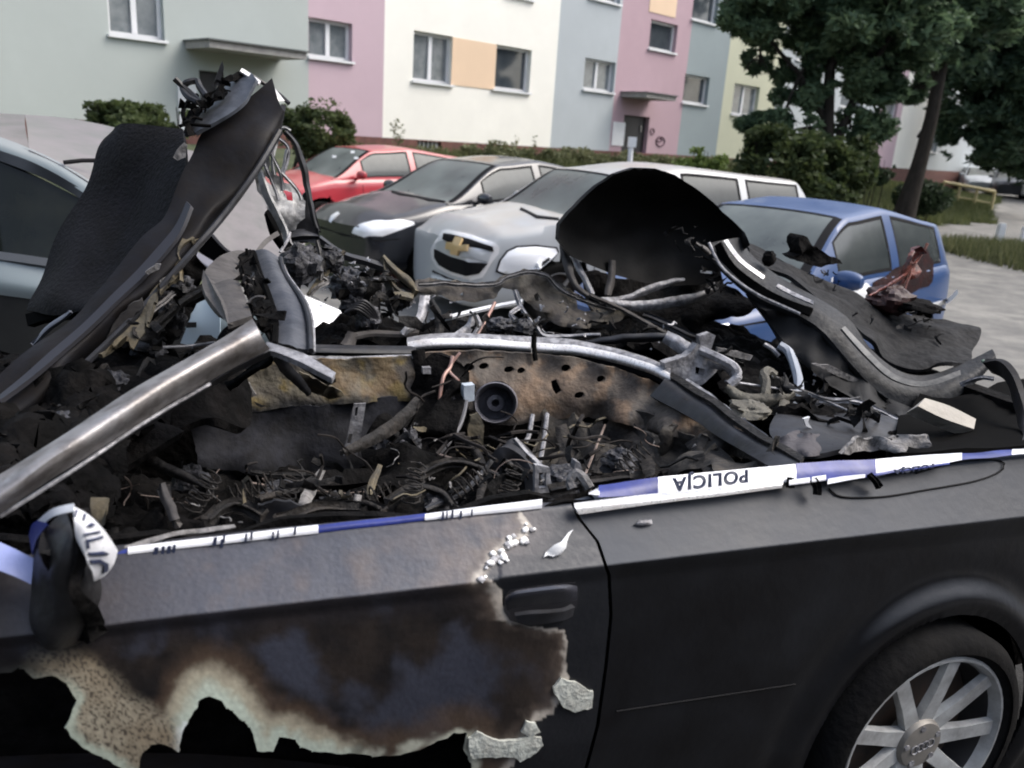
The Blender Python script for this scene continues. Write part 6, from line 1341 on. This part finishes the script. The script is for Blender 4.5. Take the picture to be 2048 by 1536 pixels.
# -- S-shaped cover of the roof well
SC = mat('cover_slate', (.012, .0135, .017), .6, spec=.3, var=[(.024, .027, .031), (.010, .011, .013)], scale=5, bump=.2, bscale=60)
SCT = mat('cover_ash_top', (.009, .0095, .0105), .8, spec=.2, var=[(.005, .005, .0055), (.022, .022, .023)], scale=7, bump=.6, bscale=30)
loft('roof_well_cover', [[(1480, 475, 1.42), (1505, 510, 1.36), (1560, 552, 1.25), (1640, 598, 1.1), (1700, 640, 1.0), (1745, 700, .92), (1800, 742, .86), (1860, 750, .84), (1930, 725, .84), (1985, 698, .84)],
                         [(1452, 480, 1.36), (1478, 522, 1.29), (1545, 572, 1.18), (1625, 615, 1.03), (1680, 655, .94), (1725, 712, .86), (1780, 765, .80), (1850, 785, .76), (1930, 758, .76), (1992, 712, .8)],
                         [(1418, 486, 1.36), (1440, 530, 1.28), (1510, 590, 1.16), (1600, 632, 1.02), (1650, 668, .93), (1705, 730, .84), (1765, 790, .78), (1845, 822, .73), (1930, 785, .74), (1992, 722, .8)]], SC, BC, .02, 70, 7, crumple=.006, cs=4, label='S-shaped dark cover of the folding-roof well')
loft('cover_channel', [[(1440, 484, 1.31), (1470, 530, 1.25), (1530, 575, 1.15), (1580, 600, 1.07), (1626, 616, .99)], [(1428, 492, 1.33), (1456, 545, 1.26), (1520, 590, 1.15), (1575, 614, 1.06), (1618, 630, .98)]], M_DARK, BC, .012, 30, 3)
wire('cover_edge', [(1418, 486, 1.34), (1440, 530, 1.26), (1478, 565, 1.19), (1520, 592, 1.12), (1560, 610, 1.06), (1600, 628, 1.0)], .006, ALLOY)
loft('cover_trim', [[(1455, 478, 1.29), (1485, 518, 1.23), (1530, 552, 1.16)], [(1447, 481, 1.29), (1477, 522, 1.23), (1526, 558, 1.15)]], TRIM, BC, .006, 16, 2); loft('cover_trim', [[(1556, 567, 1.12), (1590, 585, 1.06), (1628, 602, .98)], [(1552, 573, 1.11), (1586, 591, 1.05), (1626, 608, .97)]], ALLOY, BC, .006, 14, 2)
loft('cover_highlight_strip', [[(1690, 652, .90), (1740, 705, .82), (1790, 748, .77), (1850, 762, .74), (1920, 740, .75)], [(1683, 657, .89), (1732, 712, .81), (1785, 758, .76), (1850, 773, .73), (1922, 750, .74)]], mat('strip_grey', (.055, .06, .066), .5, bump=.2), BC, .008, 30, 2)
loft('cover_top', [[(1500, 482, 1.6), (1560, 520, 1.5), (1640, 560, 1.4), (1720, 590, 1.3), (1800, 625, 1.25), (1900, 635, 1.2), (1958, 652, 1.1), (1955, 690, .98)],
                   [(1495, 492, 1.5), (1560, 535, 1.38), (1650, 585, 1.25), (1730, 630, 1.15), (1800, 665, 1.08), (1880, 680, 1.02), (1940, 690, .98), (1945, 705, .93)],
                   [(1500, 510, 1.38), (1560, 552, 1.26), (1640, 597, 1.11), (1705, 645, 1.0), (1755, 700, .93), (1810, 735, .87), (1870, 742, .85), (1925, 722, .86)]], SCT, BC, .015, 50, 9, crumple=.035, cs=7)
sheet('cover_shadow_sheet', [(1500, 592, 1.2), (1560, 622, 1.1), (1610, 634, 1.02), (1652, 672, .95), (1705, 732, .86), (1765, 792, .8), (1845, 824, .75), (1950, 790, .76), (2060, 800, .7), (2060, 880, .35), (1880, 880, .38), (1820, 850, .5), (1740, 815, .65), (1660, 770, .8), (1620, 740, .88), (1575, 700, .98), (1545, 650, 1.1)], mat('shadow_black', (.004, .004, .0045), .8, bump=.3, bscale=8), BC, thick=.02, step=14, crumple=.02)  # black sheet modelled for the shadow beneath the cover
lump('charred_knob', 1538, 517, 1.28, 11, 15, SOOT, 51, .2)
sheet('charred_lump', [(1598, 480, 1.45), (1606, 470, 1.45), (1616, 474, 1.45), (1622, 490, 1.45), (1650, 502, 1.45), (1664, 516, 1.45), (1684, 520, 1.45), (1686, 528, 1.45), (1640, 532, 1.45), (1605, 524, 1.45), (1586, 514, 1.45), (1598, 506, 1.45)], SOOT, BC, thick=.08, step=8, crumple=.04, cs=16, rag=2)
MR = mat('melted_red', (.14, .02, .012), .5, coat=.15, var=[(.32, .085, .05), (.03, .008, .008)], scale=14, bump=.6)
for i, pts in enumerate(([(1856, 486, 1.3), (1836, 520, 1.28), (1806, 552, 1.25), (1760, 580, 1.2), (1742, 590, 1.15)], [(1828, 520, 1.3), (1822, 545, 1.26), (1808, 580, 1.22), (1806, 620, 1.15)])): strut('melted_tail_light', pts, [4, 6, 7, 6, 4][:len(pts)], MR, .008)
sheet('melted_tail_light', [(1846, 492), (1852, 500), (1838, 520), (1836, 545), (1818, 560), (1802, 600), (1790, 632), (1778, 628), (1782, 590), (1798, 560), (1806, 530), (1820, 508)], MR, BC, v=1.27, thick=.02, step=6, crumple=.06, cs=16, rag=4); lump('melted_lump', 1780, 600, 1.22, 34, 26, mat('dark_red_char', (.03, .008, .007), .5, bump=.5), 62, .3); lump('melted_lump', 1830, 612, 1.15, 40, 12, SOOT, 63, .3)
debris('charred_debris', 80, [(1740, 640, 1.12, 40), (1820, 640, 1.1, 40), (1860, 660, 1.05, 30), (1640, 560, 1.3, 40)], CH, 41, (.01, .035))
# -- rear corner at the right edge
loft('rear_deck', [[(1840, 790, .75), (1900, 800, .7), (1980, 770, .75), (2060, 760, .8), (2260, 760, .8)], [(1800, 850, .45), (1880, 860, .42), (1960, 840, .45), (2060, 830, .5), (2260, 830, .5)], [(1780, 905, .1), (1880, 900, .1), (1980, 892, .1), (2060, 888, .1), (2300, 870, .1)]], M_DARK, BC, .02, 24, 6, crumple=.02)
loft('rear_corner', [[(1968, 725, .62), (1996, 720, .55), (2020, 745, .45), (2040, 790, .35), (2060, 870, .2)], [(1985, 745, .6), (2008, 760, .5), (2024, 800, .4), (2036, 850, .28), (2046, 880, .15)]], CHP, BC, .02, 24, 4, crumple=.01)
wire('green_edge', [(1965, 722, .66), (1998, 735, .58), (2018, 755, .5), (2034, 800, .4), (2048, 860, .26)], .006, mat('green_grey_edge', (.20, .27, .20), .4)); strut('rear_trim', [(1920, 770, .7), (1955, 757, .66), (1988, 757, .62)], [4, 9, 5], ALLOY, .01)
bxx = thing('cream_block', 'cream rectangular block lying in the dark boot at the right', 'block', P(1890, 830, .35))
loft('block', [[(1850, 796, .34), (1900, 812, .34), (1952, 838, .34)], [(1836, 812, .30), (1885, 836, .30), (1948, 858, .30)]], mat('cream_foam', (.40, .375, .33), .85, bump=.3), bxx, .04, 12, 3)
Ctx.base = Vector(BC.location)
# -- door mirror wrapped in tape
MIR = mat('charred_mirror', (.016, .016, .018), .5, var=[(.035, .033, .033), (.008, .0075, .0075)], scale=9, bump=.4, bscale=18)
loft('door_mirror', [[(75, 1085, -.06), (62, 1150, -.08), (55, 1220, -.09), (70, 1285, -.1)], [(95, 1040, -.10), (92, 1120, -.16), (90, 1210, -.17), (105, 1300, -.14)], [(135, 1012, -.10), (150, 1090, -.17), (160, 1180, -.17), (150, 1290, -.13)], [(165, 1035, -.07), (190, 1110, -.13), (200, 1180, -.13), (185, 1280, -.1)]], MIR, BC, .05, 30, 8, crumple=.02, cs=9)
loft('mirror_cavity', [[(118, 1020, -.18), (125, 1080, -.20), (140, 1140, -.20), (150, 1200, -.19), (150, 1265, -.17)], [(150, 1030, -.18), (160, 1090, -.19), (175, 1150, -.19), (190, 1190, -.17), (188, 1260, -.15)]], SOOT, BC, .012, 24, 4, crumple=.03, cs=12)
strut('mirror_arm', [(150, 1200, -.12), (170, 1240, -.13), (180, 1285, -.13)], [40, 42, 18], SOOT, .03)
# ------------------------------------------------------------------ police tape
TW = mat('tape_white', (.80, .81, .84), .35, coat=.3, bump=.1, bscale=20); TB = mat('tape_blue', (.022, .038, .25), .45, coat=.1, var=(.015, .025, .15), scale=12, bump=.15, bscale=20); TI = mat('tape_ink', (.035, .045, .09), .5)
TP = thing('police_tape', 'blue and white police tape stretched along the burnt car and round its mirror', 'tape', P(1400, 960, -.02))
def ribbon(name, top, bot, m, cr_=.0015, n=30, parent=None): return loft(name, [top, [((a[0]+b_[0])/2, (a[1]+b_[1])/2, (a[2]+b_[2])/2-.004) for a, b_ in zip(top, bot)], bot], m, parent or TP, .0012, n, 3, crumple=cr_, cs=10)
def edge_run(x0, x1, y0, y1, w0, w1, v, m, nm): 
    k = 6; tp = [(x0+(x1-x0)*i/k, y0+(y1-y0)*i/k-(w0+(w1-w0)*i/k)/2, v) for i in range(k+1)]; bt = [(a, b_+(w0+(w1-w0)*i/k), v-.012) for i, (a, b_, _) in enumerate(tp)]; return ribbon(nm, tp, bt, m, .0012, 20)
edge_run(232, 262, 1107, 1101, 10, 12, -.012, TB, 'blue_band'); w1 = edge_run(256, 636, 1101, 1058, 15, 17, -.015, TW, 'white_band'); edge_run(636, 852, 1058, 1033, 16, 14, -.013, TB, 'blue_band'); w2 = edge_run(850, 1084, 1034, 1007, 13, 19, -.015, TW, 'white_band')
for par, marks in ((w1, [(312, 1103, 6), (326, 1101, 4), (338, 1100, 5), (348, 1098, 4), (430, 1083, 5), (444, 1087, 4), (448, 1078, 3), (492, 1076, 3), (503, 1072, 3), (546, 1072, 3), (556, 1069, 3), (590, 1062, 3)]), (w2, [(886, 1032, 3), (894, 1031, 2), (905, 1029, 3), (922, 1030, 3), (944, 1026, 2)])):
    for (x, y, s) in marks: sheet('letter_stroke', [(x-s*1.1, y+8), (x-s*.5, y-8), (x+s*.9, y-8), (x+s*.5, y+8)], TI, par, v=-.030, thick=.001, step=0)
loft('loose_tape', [[(250, 1090, -.0), (300, 1072, .01), (380, 1058, .02), (470, 1049, .02)], [(258, 1098, -.005), (310, 1082, .0), (390, 1066, .01), (472, 1056, .01)]], ASH, TP, .001, 24, 2, crumple=.012, cs=14); 
# window sill trim on the rear wing, white, under the tape
st = loft('belt_trim', [[(1148, 1006, -.036), (1300, 988, -.036), (1450, 972, -.036), (1568, 958, -.036)], [(1150, 1014, -.052), (1300, 998, -.052), (1450, 981, -.052), (1566, 966, -.052)], [(1158, 1029, -.056), (1300, 1009, -.056), (1450, 991, -.056), (1564, 976, -.054)]], TRIM, BC, .01, 30, 3)
# the trim belongs to the car
st.data.transform(Matrix.Translation(Vector(TP.location)-Vector(BC.location)))
for a in ((1578, 1620, 965, 960), (1624, 1652, 959, 955)): 
    o = edge_run(a[0], a[1], a[2], a[3], 11, 11, -.05, TW, 'white_band')
def band(x0, x1, yt0, yt1, yb0, yb1, v0, v1, m, nm='white_band', parent=None):
    k = 6; f = lambda a, b_, i: a+(b_-a)*i/k
    return ribbon(nm, [(f(x0, x1, i), f(yt0, yt1, i), f(v0, v1, i)) for i in range(k+1)], [(f(x0, x1, i), f(yb0, yb1, i), f(v0, v1, i)-.03) for i in range(k+1)], m, .003, 24, parent)
band(1178, 1200, 984, 972, 986, 988, .0, .0, TW); band(1198, 1318, 969, 954, 992, 991, -.0, -.005, TB, 'blue_band'); wb = band(1317, 1592, 954, 928, 992, 962, -.005, -.005, TW); band(1592, 1752, 927, 918, 966, 952, -.006, -.01, TB, 'blue_band'); wc = band(1752, 1925, 918, 905, 952, 919, -.01, -.01, TW); band(1925, 2030, 906, 899, 919, 910, -.01, -.01, TB, 'blue_band'); band(2024, 2120, 898, 890, 910, 900, -.01, -.01, TW)
band(1655, 1730, 956, 946, 967, 954, -.03, -.03, TW); band(1740, 1900, 944, 920, 951, 927, -.02, -.02, TB, 'blue_band')
def text3d(name, s, org, xdir, ydir, h, parent, wid=None, outline=True, bev=.0009):
    c = bpy.data.curves.new(name, 'FONT'); c.body = s; c.size = 1; c.fill_mode = 'NONE' if outline else 'BOTH'; c.bevel_depth = bev/h if outline else 0; c.extrude = 0 if outline else .002/h; c.space_character = 1.15
    o = bpy.data.objects.new(name, c); COL.objects.link(o); bpy.context.view_layer.update(); dg = bpy.context.evaluated_depsgraph_get(); me = bpy.data.meshes.new_from_object(o.evaluated_get(dg)); bpy.data.objects.remove(o)
    xs = [v.co.x for v in me.vertices]; sx = (wid/(max(xs)-min(xs)) if wid else h); n = xdir.cross(ydir).normalized(); off = Vector(parent.location) if parent.parent is None else Vector(parent.parent.location)
    for v in me.vertices:
        v.co = Vector(org)+xdir*((v.co.x-min(xs))*sx)+ydir*(v.co.y*h)+n*(v.co.z*h)-off
    me.materials.append(TI); q = bpy.data.objects.new(name, me); COL.objects.link(q); q.parent = parent; return q
# upside-down lettering on the broad white part
o0 = P(1496, 940, -.050); o1 = P(1344, 958, -.050); xd = (o1-o0); ydv = (P(1420, 982, -.055)-P(1420, 954, -.046)); yd = ydv.normalized()
text3d('lettering', 'POLICJA', o0, xd.normalized(), yd, ydv.length*1.25, wb, wid=xd.length, bev=.0015)
o0 = P(1868, 927, -.046); o1 = P(1786, 940, -.048); xd = o1-o0; text3d('lettering', 'POLICJA', o0, xd.normalized(), yd, ydv.length*.5, wc, wid=xd.length, bev=.001)
# tape round the mirror
m1 = loft('white_band', [[(146, 1012, -.20), (178, 1030, -.20), (215, 1065, -.17), (236, 1100, -.12)], [(148, 1040, -.215), (176, 1062, -.215), (205, 1100, -.19), (230, 1128, -.14)], [(152, 1075, -.215), (170, 1105, -.215), (190, 1140, -.19), (212, 1152, -.15)], [(164, 1100, -.21), (176, 1125, -.21), (186, 1150, -.19), (190, 1163, -.17)]], TW, TP, .0015, 24, 5, crumple=.004, cs=14)
m2 = loft('white_band', [[(70, 1045, -.09), (100, 1020, -.13), (145, 1008, -.17)], [(76, 1056, -.10), (104, 1034, -.15), (148, 1022, -.2)]], TW, TP, .0015, 14, 2, crumple=.003)
loft('blue_band', [[(56, 1072, -.07), (62, 1050, -.08), (78, 1040, -.1)], [(62, 1110, -.08), (70, 1080, -.1), (90, 1052, -.13)]], TB, TP, .0015, 12, 3, crumple=.003)
loft('blue_band', [[(-160, 1030, -.02), (0, 1088, -.05), (62, 1118, -.08)], [(-160, 1090, -.05), (0, 1145, -.09), (58, 1170, -.1)]], mat('tape_lilac', (.28, .33, .62), .35, coat=.3, bump=.1), TP, .0015, 16, 4, crumple=.006)
bm = bvh_of([m1]); Ctx.base = Vector(TP.location)
for ol in ([(172, 1052), (180, 1046), (188, 1050), (180, 1055)], [(168, 1066), (196, 1062), (197, 1067), (168, 1071)], [(172, 1078), (202, 1072), (203, 1077), (176, 1083), (178, 1096), (173, 1096)], [(176, 1104), (205, 1102), (216, 1108), (206, 1110), (178, 1110)], [(178, 1120), (200, 1118), (214, 1126), (214, 1140), (204, 1146), (206, 1130), (198, 1125), (180, 1127)], [(150, 1020), (156, 1022), (152, 1034), (148, 1032)], [(166, 1028), (171, 1030), (168, 1042), (164, 1040)]): patch('letter_stroke', ol, bm, TI, m1, .003, 5)
# thin twine loop on the wing
Ctx.base = Vector(BC.location)
bvd = bvh_of([door, quarter]); tw = []
for x, y in cr([Vector((1655, 975, 0)), Vector((1680, 992, 0)), Vector((1760, 992, 0)), Vector((1850, 978, 0)), Vector((1950, 960, 0)), Vector((2000, 940, 0)), Vector((2002, 922, 0)), Vector((1960, 918, 0)), Vector((1900, 925, 0)), Vector((1830, 945, 0))], 50) and [(q.x, q.y) for q in cr([Vector((1655, 975, 0)), Vector((1680, 992, 0)), Vector((1760, 992, 0)), Vector((1850, 978, 0)), Vector((1950, 960, 0)), Vector((2000, 940, 0)), Vector((2002, 922, 0)), Vector((1960, 918, 0)), Vector((1900, 925, 0)), Vector((1830, 945, 0))], 50)]:
    b_ = [h for h in (z_.ray_cast(CO, ray(x, y)) for z_ in bvd) if h[0]]
    if b_: tw.append(min(b_, key=lambda h: h[3])[0]-VD*.004)
if len(tw) > 5:
    Ctx.base = Vector((0, 0, 0)); t_ = MB().tube(tw, .0022, 5).build('twine', M_SEAL, None); tag(t_, 'thin dark loop of twine lying on the rear wing under the tape', 'string')
Ctx.base = Vector(BC.location)
for pts in ([(1584, 955, -.04), (1583, 965, -.045), (1582, 976, -.05)], [(1625, 962, -.05), (1632, 975, -.055), (1634, 990, -.06)], [(1738, 950, -.05), (1750, 962, -.055), (1758, 976, -.06)]): strut('melted_drip', pts, [10, 9, 5] if pts[0][0] != 1625 else [4, 4, 7], SOOT, .01)
